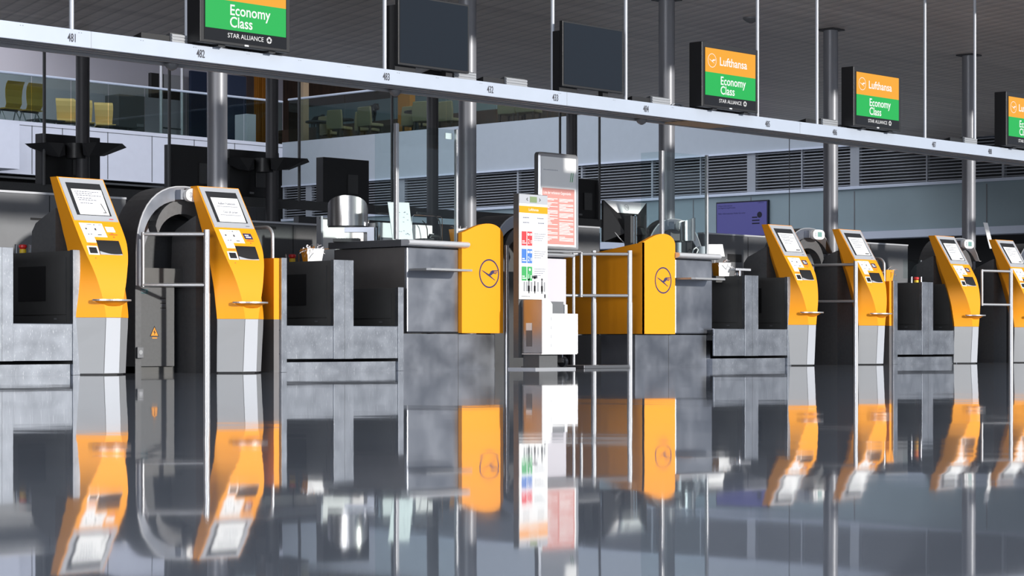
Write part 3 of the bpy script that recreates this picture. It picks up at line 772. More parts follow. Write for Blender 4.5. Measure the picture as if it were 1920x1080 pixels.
        hd = MB().prism(sh, Y-.11, Y-.06, 'y').build('display_head', 'white', r, bevel=.006)
        B(Xc+.03, Xc+.115, Y-.114, Y-.109, 1.59+dz, 1.65+dz).build('lcd', 'lcd_teal', hd)
        m = MB(); ring_quads(m, (Xc-.015, Y-.1115, 1.632+dz), XR, ZU, .006, .012, 16); ring_quads(m, (Xc-.015, Y-.1115, 1.605+dz), XR, ZU, .006, .012, 16); m.build('button', 'ink_grey', hd)
    return r
yd = 15.78
bd = [(xat(346, yd), 'grey arched bag drop between the two left kiosks with warning triangle cabinet', True),
      (xat(1517, yd), 'dark arched bag drop between the third and fourth kiosks', False),
      (xat(1800, yd), 'dark arched bag drop between the last two kiosks', False)]
for X, l, c in bd: bag_drop(X, yd, l, depth=.34, cablabel=c)
bag_drop(xat(1265, 15.96), 15.96, 'arched bag drop whose display peeks above the second desk', depth=.13, cabinet=False, dz=.02)
bag_drop(xat(985, 16.4), 16.4, 'arched bag drop whose bright rim curves behind the first orange desk end', depth=.5, cabinet=False)
bag_drop(xat(1905, yd)+.55, yd, 'arched bag drop at the right edge behind the last kiosk', depth=.34, cabinet=False)

# dark side housings behind each kiosk
def housing(X, label, w_=.34):
    m = MB().prism([(15.64, 0), (15.64, 1.43), (15.70, 1.41), (15.93, 1.31), (15.985, 1.24), (16.04, 0)], X, X+w_, 'x')
    t = m.build('side_housing', 'mid_grey'); tag(t, label, 'housing', 'dark sloped housings behind the kiosks'); t.data.materials[0] = M['hs']
mat('hs', (.10, .102, .106), .5, .1, var=.08, vscale=30)
hl = ['dark sloped housing behind the leftmost kiosk', 'dark sloped housing behind the Out of order kiosk', 'dark sloped housing behind the kiosk right of the purple screen',
      'dark sloped housing behind the kiosk below the fourth bright column', 'dark sloped housing behind the kiosk at the rightmost column', 'dark sloped housing behind the kiosk cut by the right edge']
for X, l in zip(KX, hl): housing(X-.24, l)

# ================================================================== BAGGAGE BELTS
YB0 = 15.3
def belt_unit(label, post_l, lanes, pillar, post_r, win=(), loop=True, lowr=False, zl=1.06):
    """px edges at the front plane; lanes: list of (px0, px1)"""
    X = lambda px: xat(px, YB0); Yb = 16.95
    xs = [X(lanes[0][0]), X(lanes[-1][1])]
    r = thing('baggage_belt', label, 'conveyor', ((xs[0]+xs[1])/2, YB0, 0), 'steel baggage belts')
    walls = []
    if post_l: walls.append((X(post_l[0]), X(post_l[1]), 1.06, 0))
    if pillar: walls.append((X(pillar[0]), X(pillar[1]), 1.06, .12))
    if post_r: walls.append((X(post_r[0]), X(post_r[1]), .815 if lowr else 1.06, 0))
    for a, b, h, z0 in walls:
        po = B(a, b, YB0, YB0+.045, z0, h).build('front_post', 'steel', r, bevel=.002)
        if b-a > .15: B((a+b)/2+.01, (a+b)/2+.0125, YB0-.001, YB0, z0, h).build('seam', 'dark_grey', po)
        zz = 1.0 if not lowr or h > 1 else h
        B(a+.006, b-.006, YB0+.045, Yb, z0, h-.006).build('side_wall', 'steel_dark', r, bevel=.002)
    for i, (p0, p1) in enumerate(lanes):
        a, b = X(p0), X(p1)
        B(a, b, YB0+.01, YB0+.03, .122, .43).build('apron', 'steel', r, bevel=.002)
        B(a, b, YB0+.03, Yb-.05, .30, .405).build('belt', 'black', r)
        B(a, b, YB0+.008, YB0+.04, .43, .434).build('apron_edge', 'chrome', r)
        # panels of the inner right hand wall
        hr = .815 if (lowr and i == len(lanes)-1) else 1.06
        bi = b+.004
        B(bi-.012, bi, YB0+.10, Yb-.1, .515, hr-.055).build('inner_panel', 'steel_dark', r)
        B(bi-.012, bi, YB0+.10, Yb-.1, .41, .505).build('inner_panel', 'steel_dark', r)
        if i in win:
            B(bi-.016, bi-.011, YB0+.38, YB0+.78, .63, .93).build('sensor_window', 'black', r)
        B(bi-.014, bi-.011, YB0+.22, YB0+.26, .47, .485).build('label_plate', 'partition', r)
    a, b = X(lanes[0][0]), X(lanes[-1][1]); B(a+.002, b-.002, YB0+.035, Yb-.1, .0, .092).build('plinth', 'steel', r)
    if post_l and loop:
        x = X(post_l[0])+.03; pts = [(x, YB0+.16, 1.0), (x, YB0+.16, 1.26)]
        for i in range(1, 7): q = i/6*PI/2; pts.append((x, YB0+.16+.09*(1-math.cos(q)), 1.26+.09*math.sin(q)))
        for i in range(0, 7): q = i/6*PI/2; pts.append((x, YB0+.55+.09*math.sin(q), 1.26+.09*math.cos(q)))
        pts.append((x, YB0+.64, 1.0)); MB().tube(pts, .017, 12).build('loop_rail', 'tube_steel', r)
    return r
belt_unit('scratched steel baggage belt at the left edge beside the leftmost kiosk', (-125, -112), [(-110, -22), (25, 137)], (-22, 25), (137, 150.5), win=(1,), loop=False)
belt_unit('steel double baggage belt between the Out of order kiosk and first desk', (528, 538), [(538, 626), (663, 747)], (626, 663), (747, 757), win=(0,), lowr=True)
belt_unit('steel double baggage belt right of the second desk', None, [(1340, 1397), (1422, 1477)], (1397, 1422), (1477, 1484), win=(1,))
belt_unit('steel double baggage belt between the fourth and fifth kiosks', (1675.5, 1683), [(1683, 1729), (1749.5, 1793.5)], (1729, 1749.5), (1793.5, 1800), win=(1,))
# loop rail at left edge
x = xat(-3, 15.4)
pts = [(x, 15.46, 1.06), (x, 15.46, 1.26)]+[(x, 15.46+.09*(1-math.cos(q*PI/12)), 1.26+.09*math.sin(q*PI/12)) for q in range(1, 7)]+[(x, 15.95, 1.35), (x, 16.0, 1.3), (x, 16.0, 1.06)]
t = MB().tube(pts, .017, 12).build('loop_rail', 'tube_steel'); tag(t, 'bent steel loop rail at the very left edge of the photo', 'rail')

# emergency buttons with guard hoops
def ebutton(px, Y, label, z=1.06):
    X = xat(px, Y); t = thing('emergency_button', label, 'button', (X, Y, z), 'red emergency buttons')
    MB().lathe([(.032, 0), (.032, .03)], (X, Y, z), 20).build('base', 'yellow_plastic', t)
    MB().lathe([(.02, .03), (.034, .045), (.034, .062), (.02, .07)], (X, Y, z), 20).build('cap', 'red', t)
    for s in (-1, 1):
        MB().tube([(X+s*.055, Y-.03, z), (X+s*.055, Y-.03, z+.075), (X+s*.055, Y+.03, z+.075), (X+s*.055, Y+.03, z)], .005, 6).build('guard_hoop', 'chrome', t)
# they stand on the rear of the right hand lane walls
def on_wall(px_wall, pxb): # depth on the wall plane with X at px_wall
    return atX(pxb, 500, xat(px_wall, YB0)).y
for pw, pb_, l in ((142, 43, 'red emergency button on the belt wall left of the leftmost kiosk'), (632, 548, 'red emergency button left of the orange paper bin'), (1740, 1718, 'red emergency button on the belt wall left of the fifth kiosk')):
    Xw = xat(pw, YB0)+.03; Yw = min(atX(pb_, 480, Xw).y, 16.85); X = Xw
    t = thing('emergency_button', l, 'button', (X, Yw, 1.06), 'red emergency buttons')
    MB().lathe([(.030, -.008), (.030, .03)], (X, Yw, 1.06), 20).build('base', 'yellow_plastic', t)
    MB().lathe([(.02, .03), (.036, .045), (.036, .065), (.02, .072)], (X, Yw, 1.06), 20).build('cap', 'red', t)
    for s in (-1, 1):
        c_ = Vector((X, Yw, 1.06))+Vector((CB, -CA, 0))*s*.062
        MB().tube([c_+Vector((-.02, -.02, -.008)), c_+Vector((-.02, -.02, .07)), c_+Vector((.02, .02, .07)), c_+Vector((.02, .02, -.008))], .005, 6).build('guard_hoop', 'chrome', t)

# ================================================================== RAILS AND GATES
def gate(px, Y, theta, label, L=.57, post=True, r_=.027, ztop=1.285):
    X = xat(px, Y); t = thing('rail_gate', label, 'gate', (X, Y, 0), 'steel tube gates')
    MB().tube([(X, Y, 0), (X, Y, .715)], r_+.003, 18).build('post', 'tube_steel', t)
    MB().tube([(X, Y, .715), (X, Y, ztop)], r_, 18).build('post', 'tube_steel', t)
    d = Vector((-math.cos(theta), math.sin(theta), 0)); a = Vector((X, Y, 0)); rr = .017
    for nm, z in (('top_bar', 1.245), ('lower_bar', .79)): MB().tube([a+d*.02+ZU*z, a+d*L+ZU*z], rr, 14).build(nm, 'tube_steel', t)
    e_ = a+d*L; MB().tube([e_+ZU*.774, e_+ZU*1.261], rr, 14).build('end_bar', 'tube_steel', t)
    return t
gate(387.5, KY, math.radians(47), 'steel tube gate in front of the first bag drop cabinet')
gate(1604.5, KY-.02, math.radians(78), 'steel tube gate turned backwards left of the fourth kiosk')
gate(1895.5, KY-.05, math.radians(12), 'steel tube gate between the last two kiosks')
gate(1181, KY+.05, math.radians(40), 'steel tube gate in front of the dark orange desk side', L=.54)
gate(1113.5, KY+.35, math.radians(28), 'steel tube gate just right of the framed poster stand', L=.60)
X = xat(950, KY+.15)
t = thing('rail_post', 'single steel tube post right of the first orange desk end', 'post', (X, KY+.15, 0))
MB().tube([(X, KY+.15, 0), (X, KY+.15, .72)], .027, 16).build('lower_tube', 'tube_steel', t); MB().tube([(X, KY+.15, .72), (X, KY+.15, 1.285)], .022, 16).build('upper_tube', 'tube_steel', t)
X = xat(1727.5, 15.9)
t = thing('glass_shield', 'small glass shield with steel post above the belt left of the fifth kiosk', 'shield', (X, 15.9, 1.054))
MB().tube([(X, 15.9, 1.054), (X, 15.9, 1.38)], .014, 12).build('post', 'tube_steel', t)
B(X-.44, X-.014, 15.894, 15.906, 1.13, 1.38).build('glass_pane', 'glass', t)
t = B(xat(1071, 15.3), xat(1156, 15.3), 15.12, 15.55, 0, .035).build('floor_plate', 'dull_floor_plate', bevel=.004); tag(t, 'flat steel base plate on the floor left of the second desk gate', 'plate')

# ================================================================== CHECK-IN DESKS
def end_profile(x0, x1, zl=1.383, zp=1.49, zr=1.40, zb=.372):
    pts = [(x0, zb), (x0, zl)]; w_ = x1-x0; xp = x0+w_*.66
    for i in range(1, 9): k = i/8; pts.append((x0+(xp-x0)*k, zl+(zp-zl)*math.sin(k*PI/2)**1.15))
    for i in range(1, 10): k = i/9*PI/2; pts.append((xp+(x1-xp)*math.sin(k), zr-.03+(zp-zr+.03)*math.cos(k)))
    pts.append((x1, zb)); return pts
def desk(label, xl, xr, yl, yr, mirror, grp='steel check-in desks'):
    """xl..xr steel body, yl..yr orange end"""
    Y = 15.4; r = thing('check_in_desk', label, 'desk', ((min(xl, yl)+max(xr, yr))/2, Y, 0), grp)
    yback = 16.45 if not mirror else 15.9
    B(xl, xr, Y, yback, .372, 1.222).build('body', 'steel_panel', r, bevel=.015)
    if not mirror: B(xl-.002, xl, Y+.03, yback, .375, 1.215).build('side_panel', 'steel_mirror', r)
    a, b = min(xl, yl)-.04*(not mirror), max(xr, yr)-.06
    if mirror: a = yl-.05; b = xr-.03
    yb2 = 16.4
    p = B(a, b, Y+.01, yb2 if not mirror else 15.9, 0, .362).build('plinth', 'steel_panel', r)
    q = MB(); xm = (xr if not mirror else yr); q.box(xm-.045, xm-.041, Y+.008, Y+.01, 0, .362); q.build('seam', 'dark_grey', p)
    # orange end: front profile swept back, sinking toward the rear
    m = MB(); prof = end_profile(yl, yr); m.prism(prof, Y-.05, Y+.0, 'y'); oe = m.build('end_panel', 'orange_panel', r)
    if mirror:
        MB().box(yl+.042, yr-.002, Y+.002, 15.5, .37, 1.285).box(yl+.042, yr-.002, 15.5, 15.9, .37, 1.2).build('inner_cabinet', 'dark_grey', r)
        MB().prism([(Y-.05, .372), (Y-.05, 1.383), (15.94, 1.30), (16.5, 1.235), (16.5, .372)], yl-.001, yl+.04, 'x').build('side_panel', 'orange_panel', r)
    else:
        B(yl, yr-.042, Y+.002, 15.9, .37, 1.285).build('inner_cabinet', 'dark_grey', r)
        MB().prism([(Y, .372), (Y, 1.383), (15.94, 1.30), (16.5, 1.235), (16.5, .372)], yr-.04, yr+.001, 'x').build('side_panel', 'orange_panel', r)
    if mirror: B(yl-.0, yr-.05, 15.9, 16.4, 0, .36).build('plinth', 'mid_grey', r)
    # emblem
    cx = yl+(yr-yl)*(.655 if not mirror else .63); cz = (.895 if not mirror else .885)+.085; ey = Y-.052
    m = MB(); ring_quads(m, (cx, ey, cz), XR, ZU, .133, .148, 64); m.flat([CRANE], (cx, ey-.0004, cz), XR*.140, ZU*.155); m.build('emblem', 'ink_blue', oe)
    # counter top
    ct = MB()
    xa, xb = (xl-.08, xr+.0) if not mirror else (yr-.0, xr+.02)
    prof = [(Y-.10, 1.236), (Y-.115, 1.25), (Y-.118, 1.262), (Y-.112, 1.278), (Y-.09, 1.288), (Y-.04, 1.29), (yback, 1.29), (yback, 1.226), (Y-.06, 1.226)]
    ct.prism(prof, xa, xb, 'x'); ct.build('counter_top', 'counter_edge', r)
    if not mirror:
        B(xa-.004, xa, Y+.0, yback, 1.222, 1.288).build('counter_side', 'counter_dark', r)
    # low shelf
    sx0, sx1 = (xl+.03, xr-.11) if not mirror else (yr+.05, xr-.10)
    sh = MB(); sh.prism([(sx0, Y), (sx0, 15.16), (sx0+.03, 15.12), (sx1-.03, 15.12), (sx1, 15.16), (sx1, Y)], .985, 1.005, 'z'); sh.build('low_shelf', 'silver', r)
    return r
d1 = desk('steel desk with bright orange end behind the first glass screen', xat(763, 15.4), xat(866, 15.4), xat(866, 15.35), xat(943.5, 15.35), False)
d2 = desk('steel desk with orange end left of it behind the second glass screen', xat(1266, 15.4), xat(1336, 15.4), xat(1204, 15.35), xat(1266, 15.35), True)

def glass_screen(pa, pb, label, side, yb=15.44, zb=1.29):
    Xa, Xb = xat(pa, yb), xat(pb, yb); t = thing('glass_screen', label, 'screen', ((Xa+Xb)/2, yb, zb), 'protective glass screens on the desks')
    for x, r_ in ((Xa, .020), (Xb, .012)): B(x-r_, x+r_, yb-.02, yb+.02, zb, 2.43).build('post', 'tube_steel', t, bevel=.004)
    B(Xa+.02, Xb-.012, yb-.004, yb+.004, zb+.003, 2.42).build('glass_pane', 'glass', t)
    B(Xa-.004, Xa+.004, yb+.02, yb+side, zb+.003, 2.42).build('side_pane', 'glass', t)
    return t
g1 = glass_screen(743, 855.5, 'tall clear glass screen with steel posts on the first desk', .30)
g2_ = glass_screen(1241, 1325, 'tall clear glass screen with steel posts on the second desk', .30)
a = at(836, 249, 15.48); t = B(a.x, a.x+.1, 15.484, 15.4955, a.z-.06, a.z).build('sticker', 'display_white'); t.parent = g1; t.matrix_parent_inverse = Matrix.Translation(-g1.location)

# ---- things on the first desk
ZD = 1.29
c = at(652, 425, 16.25)
X0 = c.x
t = thing('printer', 'document printer under a half-round brushed steel shell on the first desk', 'printer', (X0, 16.2, ZD))
n = 30; R_ = .205; vc = Vector((X0, 16.25, 0)); outl = []; f2 = Vector((-CA, -CB, 0)); s2 = Vector((CB, -CA, 0))
rings = []
for i in range(n+1):
    a = PI*i/n; p = vc+s2*(-math.cos(a))*R_+f2*math.sin(a)*R_*.8
    hz = 1.60+.155*math.sin(a)**.6
    rings.append([p+ZU*1.452, p*1+ZU*hz, p-f2*.006*math.sin(a)+s2*.006*math.cos(a)+ZU*hz, p-f2*.006*math.sin(a)+s2*.006*math.cos(a)+ZU*1.452])
m = MB(); m.loft(rings, True); m.build('shell', 'brushed_shell', t)
m = MB(); m.prism([((vc+s2*(-math.cos(PI*i/n))*R_*.97+f2*math.sin(PI*i/n)*R_*.77).x, (vc+s2*(-math.cos(PI*i/n))*R_*.97+f2*math.sin(PI*i/n)*R_*.77).y) for i in range(n+1)], 1.44, 1.60, 'z'); m.build('carcass', 'dark_grey', t)
m = MB(); q0 = vc-s2*.03; q1 = vc+s2*.27
m.prism([((q0+f2*.05).x, (q0+f2*.05).y), ((q1+f2*.05).x, (q1+f2*.05).y), ((q1-f2*.05).x, (q1-f2*.05).y), ((q0-f2*.05).x, (q0-f2*.05).y)], 1.39, 1.44, 'z')
q0 = vc+s2*.20; m.prism([((q0+f2*.05).x, (q0+f2*.05).y), ((q1+f2*.05).x, (q1+f2*.05).y), ((q1-f2*.05).x, (q1-f2*.05).y), ((q0-f2*.05).x, (q0-f2*.05).y)], ZD, 1.39, 'z')
m.build('bracket', 'steel_panel', t)
t = thing('keyboard', 'dark keyboard tray below the half-round steel shell', 'keyboard', (X0, 16.1, ZD))
q = vc+f2*.05-s2*.0
m = MB(); m.prism([((q+s2*u+f2*v).x, (q+s2*u+f2*v).y) for u, v in ((-.14, -.06), (.13, -.06), (.13, .08), (-.14, .08))], ZD, ZD+.03, 'z'); m.build('case', 'dark_grey', t)
m = MB()
for iu in range(9):
    for iv in range(3): u = -.12+iu*.027; v = -.03+iv*.03; m.prism([((q+s2*a+f2*b).x, (q+s2*a+f2*b).y) for a, b in ((u, v), (u+.02, v), (u+.02, v+.02), (u, v+.02))], ZD+.03, ZD+.036, 'z')
m.build('keys', 'partition', t)
# white cabinets behind the first desk
def wbox(p0, p1, ytop, ybot, Y, d, name, label, cat, grp=None, mt='white', zb=None):
    a, b = at(p0, ytop, Y), at(p1, ybot, Y); z0 = b.z if zb is None else zb
    t = thing(name, label, cat, ((a.x+b.x)/2, Y, z0), grp); B(a.x, b.x, Y, Y+d, z0, a.z).build('case', mt, t, bevel=.006)
    return t, a, b, z0
t, a, b, z0 = wbox(603, 692, 409, 480, 16.75, .05, 'notice_board', 'bright white board standing behind the half-round steel shell', 'board', zb=0)
B(a.x-.025, a.x-.0, 16.73, 16.80, 0, a.z+.02).build('frame_post', 'silver_light', t); B(a.x-.03, b.x, 16.745, 16.75, a.z-.01, a.z+.01).build('frame_rail', 'dark_grey', t)
t, a, b, z0 = wbox(713, 736, 417, 450, 16.0, .25, 'label_printer', 'small white printer box behind the leaning white notice', 'printer', mt='white', zb=ZD)
B(a.x+.01, b.x-.01, 15.994, 16.0, ZD+.02, ZD+.05).build('paper_slot', 'steel_panel', t); B(a.x-.05, a.x-.02, 15.98, 16.02, ZD, a.z).build('side_post', 'chrome', t)
t, a, b, z0 = wbox(776, 811, 421, 450, 15.95, .22, 'label_printer', 'wide white printer right of the leaning white notice', 'printer', mt='white', zb=ZD)
m = MB(); m.box(b.x-.05, b.x+.01, 15.94, 16.05, ZD, ZD+.11); m.build('side_cover', 'display_white', t)
# leaning sheet
Y = 15.62; TL, TR, BR, BL = at(727, 379, Y+.06), at(767, 380, Y+.06), at(775, 450.5, Y), at(737, 450, Y)
for q in (BR, BL): q.z = ZD+.001
m = MB(); m.loft([[BL, BR, BR+Vector((0, .006, 0)), BL+Vector((0, .006, 0))], [TL, TR, TR+Vector((0, .006, 0)), TL+Vector((0, .006, 0))]])
t = m.build('notice_card', 'paper'); tag(t, 'tall leaning white notice card behind the left glass post', 'notice')
m = MB(); u = (BR-BL); v = (TL-BL); rnd = random.Random(5)
for k in range(16):
    fu = rnd.uniform(.30, .85); fv = rnd.uniform(.08, .8); p = BL+u*fu+v*fv-Vector((0, .002, 0)); m.add([p, p+u*.08, p+u*.08+v*.012, p+v*.012], [(0, 1, 2, 3)])
m.build('print', 'ink_grey', t)
# gooseneck microphone and telephone
Y = 15.7
t = thing('microphone', 'black gooseneck microphone bending over the first desk', 'microphone', at(830, 449, Y))
ctrl = [(828, 449), (827, 430), (824, 415), (818, 405), (808, 402), (796, 401)]
pts = [at(x, y, Y) for x, y in ctrl]; pts[0].z = ZD+.015; MB().tube(pts, .006, 8).build('gooseneck', 'black', t)
MB().tube([at(798, 401, Y), at(782, 399, Y)], .014, 10).build('head', 'black_gloss', t)
p = at(829, 449, Y); B(p.x-.07, p.x+.07, Y-.06, Y+.06, ZD, ZD+.02).build('base', 'black', t)
t = thing('telephone', 'black desk telephone with coiled handset on the first desk', 'telephone', at(790, 449, 15.58))
p = at(800, 449, 15.6); p.z = ZD
B(p.x-.1, p.x+.03, 15.52, 15.68, ZD, ZD+.03).build('base', 'black', t, bevel=.005)
MB().tube([p+Vector((.03, .0, .035)), p+Vector((.05, .0, .06)), p+Vector((.16, 0, .06)), p+Vector((.18, 0, .035))], [.018, .022, .022, .018], 10).build('handset', 'black', t)
pts = [at(x, y, 15.64) for x, y in ((802, 448), (801, 430), (798, 420), (792, 414))]; MB().tube(pts, .005, 8).build('cord', 'black', t)
Y = 15.9
t = thing('wire_rack', 'thin wire frame standing behind the telephone on the first desk', 'rack', at(800, 449, Y))
pts = [at(x, y, Y) for x, y in ((772, 452), (772, 407), (776, 403), (826, 406), (829, 410), (829, 452))]; pts[0].z = pts[-1].z = ZD
MB().tube(pts, .004, 8).build('frame', 'chrome', t)

# orange bins with shredded label strips
def paper_bin(cx, cy, z, w_, h_, label, seed, d_=.10, fill=45, front='paper', lean=.02):
    t = thing('paper_bin', label, 'bin', (cx, cy, z), 'orange bins full of label strips')
    f = Vector((-CB*0-.25, -.97, 0)).normalized(); s = Vector((-f.y, f.x, 0)); s = s if s.x > 0 else -s
    def P(u, v, zz): return Vector((cx, cy, z))+s*u-f*v+ZU*zz
    b = [P(-w_/2, 0, 0), P(w_/2, 0, 0), P(w_/2, d_, 0), P(-w_/2, d_, 0)]; k = 1.22
    tp = [P(-w_/2*k, -lean, h_), P(w_/2*k, -lean, h_), P(w_/2*k, d_+lean, h_), P(-w_/2*k, d_+lean, h_)]
    m = MB(); m.add(b+tp, [(3, 2, 1, 0), (0, 1, 5, 4), (1, 2, 6, 5), (2, 3, 7, 6), (3, 0, 4, 7)]); m.build('box', 'orange', t)
    off = f*.003
    m = MB(); m.add([b[0]+off, b[1]+off, tp[1]+off, tp[0]+off], [(0, 1, 2, 3)]); m.build('front_label', front, t)
    m2 = MB(); m3 = MB(); rnd = random.Random(seed)
    for q in range(fill):
        p = P(rnd.uniform(-w_/2, w_/2), rnd.uniform(0, d_), h_-.03); pts = [p]
        d = Vector((rnd.uniform(-1, 1), rnd.uniform(-1, 1), rnd.uniform(.4, 1.3)))
        for j_ in range(5): d += Vector((rnd.uniform(-.5, .5), rnd.uniform(-.5, .5), rnd.uniform(-.7, .15))); pts.append(pts[-1]+d.normalized()*h_*.16)
        sd_ = Vector((rnd.uniform(-1, 1), rnd.uniform(-1, 1), rnd.uniform(-.3, .3))).normalized()*.006; mm = m3 if q % 5 == 0 else m2
        mm.add([p_ for pr in [(x-sd_, x+sd_) for x in pts] for p_ in pr], [(2*i, 2*i+1, 2*i+3, 2*i+2) for i in range(len(pts)-1)])
    m2.build('label_strips', 'shred_white', t); m3.build('orange_strips', 'orange', t)
    return t
Xw = (xat(632, YB0)+.06); p = atX(590, 487, Xw)
paper_bin(Xw+.0, p.y, 1.054, .15, .125, 'orange bin with frayed white strips on the belt wall left of the first desk', 11, fill=80)
p = at(868, 449, 15.62); paper_bin(p.x, 15.62, ZD, .16, .15, 'orange bin with strips tucked behind the first orange desk end', 12)
Xd = xat(1352, 15.75); p = at(1356, 517, 15.75); paper_bin(xat(1357, 15.75), 15.75, 1.06, .15, .16, 'orange bin behind the right corner of the second desk', 13, fill=25)
# rear wall that carries that bin
B(xat(1340, 15.62), xat(1392, 15.62), 15.6, 16.9, .98, 1.054).build('rear_cover', 'steel_dark', [o for o in bpy.data.objects if o.name.startswith('baggage_belt') and 'right of the second desk' in o.get('label', '')][0])
paper_bin(xat(1667, 15.45), 15.45, 1.054, .11, .15, 'narrow orange leaflet holder on the belt post right of the fourth kiosk', 14, d_=.06, fill=8, front='orange')
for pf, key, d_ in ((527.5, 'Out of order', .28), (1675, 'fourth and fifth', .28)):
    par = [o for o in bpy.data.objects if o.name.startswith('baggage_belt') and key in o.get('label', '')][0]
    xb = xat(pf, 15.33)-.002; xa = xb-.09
    B(xa, xb, 15.33, 15.33+d_, 0, .49).build('holder_cabinet', 'steel_mirror', par); B(xa, xb, 15.33, 15.33+d_, .49, 1.055).build('painted_reflection', 'orange', par, label='kiosk reflection painted orange')  # kiosk mirrored in the steel, painted as an orange upper box
    m = MB()
    for z in (.17, .39): m.lathe([(.007, -.002), (.007, 0)], (0, 0, 0), 8) if False else m.flat([ring_poly(.007)], (xb-.02, 15.329, z), XR, ZU)
    m.build('screw', 'black', par)

# ---- things on the second desk
Y = 16.0; TLf, TRf = at(1134, 375, Y), at(1215, 377, Y)
XL, XRr = TLf.x, TRf.x; zt2 = TLf.z; zb2 = zt2-.47
t = thing('computer_monitor', 'black monitor seen from behind with a pyramid back and top facet painted as sunlit', 'monitor', ((XL+XRr)/2, Y, 1.2))
yF = Y+.02
rim = [(XL, yF, zb2), (XRr, yF, zb2), (XRr, yF, zt2), (XL, yF, zt2)]
ax, bx = XL+(XRr-XL)*.24, XL+(XRr-XL)*.72; inner = [(ax, yF-.17, zb2+.1), (bx, yF-.17, zb2+.1), (bx, yF-.05, zt2-.135), (ax, yF-.05, zt2-.135)]
m = MB(); m.add(rim+inner, [(0, 1, 5, 4), (1, 2, 6, 5), (3, 0, 4, 7), (4, 5, 6, 7)]); m.add([rim[2], rim[3], inner[3], inner[2]], []); m.build('back_shell', 'black', t)
m = MB(); m.add([Vector(rim[2])+Vector((-.01, 0, 0)), Vector(rim[3])+Vector((.01, 0, 0)), Vector(inner[3]), Vector(inner[2])], [(0, 1, 2, 3)]); tf = m.build('painted_lit_facet', 'white', t, label='top facet of the monitor back painted pale as if sunlit')  # bright light on the black back is painted here as white
B(XL, XRr, yF, yF+.03, zb2, zt2).build('screen_frame', 'black', t)
ctr = (Vector(rim[2])+Vector(rim[3])+Vector(inner[2])+Vector(inner[3]))/4; up = (Vector(rim[3])-Vector(inner[3])).normalized()
nn = XR.cross((Vector(rim[3])+Vector(rim[2])-Vector(inner[3])-Vector(inner[2])).normalized()); upv = (Vector(rim[3])+Vector(rim[2])-Vector(inner[3])-Vector(inner[2])).normalized()
m = MB(); ring_quads(m, ctr+nn*.002, XR, upv, .034, .039, 28); m.text('hp', .055, ctr+nn*.002-XR*.02-upv*.014, XR, upv, 1.0); m.build('maker_mark', 'silver', tf)
p = at(1190, 403, Y-.25); q = at(1190, 460, Y-.25)
m = MB(); zb_ = ZD
for dx in (-.022, .022): m.box(p.x+dx-.007, p.x+dx+.007, Y-.26, Y-.24, ZD-.07, p.z)
m.box(p.x-.029, p.x+.029, Y-.26, Y-.24, p.z-.014, p.z); m.build('stand_frame', 'chrome', t)
B(p.x-.06, p.x+.02, Y-.24, Y-.15, ZD-.07, p.z-.01).build('stand_column', 'dark_grey', t)
B(XL+.1, XRr-.02, Y-.28, Y+.1, ZD-.085, ZD-.07).build('stand_base', 'black', t)
m = MB(); m.tube([at(1150, 432, Y-.05), at(1160, 445, Y-.1), at(1175, 460, Y-.15)], .006, 8); m.build('cable', 'silver', t)
m = MB(); 
for i in range(6): m.lathe([(.09, 0), (.10, .03), (.09, .06)], (ax+.2, yF-.19+.02*i, zb2+.09), 12)
m = MB(); m.lathe([(.10, 0), (.12, .06), (.09, .14), (.02, .17)], (ax+.16, yF-.21, zb2+.02), 16); m.build('hinge_cover', 'black', t)
# rear desk surface carrying them
Xa, Xb = xat(1140, 15.9), xat(1204, 15.4)
sd_ = thing('back_counter', 'low dark work surface behind the orange end of the second desk', 'counter', (19.1, 16.15, .37))
B(18.82, 19.46, 15.91, 16.44, 1.165, 1.2).build('top', 'counter_dark', sd_)
B(18.83, 18.87, 15.93, 16.4, .37, 1.165).build('leg_panel', 'dark_grey', sd_); B(19.40, 19.44, 15.93, 16.4, .37, 1.165).build('leg_panel', 'dark_grey', sd_)
p = at(1163, 466, 15.85)
t = thing('document_scanner', 'light grey passport scanner left of the orange desk side', 'scanner', (p.x, 15.85, 1.2))
MB().prism([(p.x-.16, 1.205), (p.x+.12, 1.205), (p.x+.12, 1.25), (p.x+.02, 1.29), (p.x-.10, 1.225)], 15.8, 15.98, 'y').build('case', 'silver', t, bevel=.006)
MB().prism([(p.x-.18, 1.206), (p.x-.02, 1.255), (p.x-.02, 1.262), (p.x-.18, 1.212)], 15.76, 15.8, 'y').build('lid', 'white', t)
# small printers / shells at right part of desk 2
Y = 15.72; p = at(1289, 452, Y)
t = thing('printer', 'upright document printer with curved steel shell on the second desk', 'printer', (p.x, Y, ZD))
h0, h1 = zat(1289, 452, Y), zat(1289, 413, Y); rings = []; cc = Vector((p.x, Y, 0))
for i in range(21):
    a = -.15+PI*1.0*i/20; q = cc+s2*(-math.cos(a))*.09+f2*math.sin(a)*.09; hz = h1+.03*(-math.cos(a)); qi = cc+(q-cc)*.94
    rings.append([q+ZU*h0, q+ZU*hz, qi+ZU*hz, qi+ZU*h0])
MB().loft(rings, True).build('shell', 'brushed_shell', t)
B(p.x-.17, p.x+.06, Y-.02, Y+.12, ZD, h0).build('carcass', 'black', t)
m = MB(); m.tube([at(1298, 476, Y-.1), at(1300, 468, Y-.1), at(1305, 464, Y-.1), at(1309, 468, Y-.1), at(1306, 476, Y-.1)], .008, 8); m.build('cable', 'white', t)
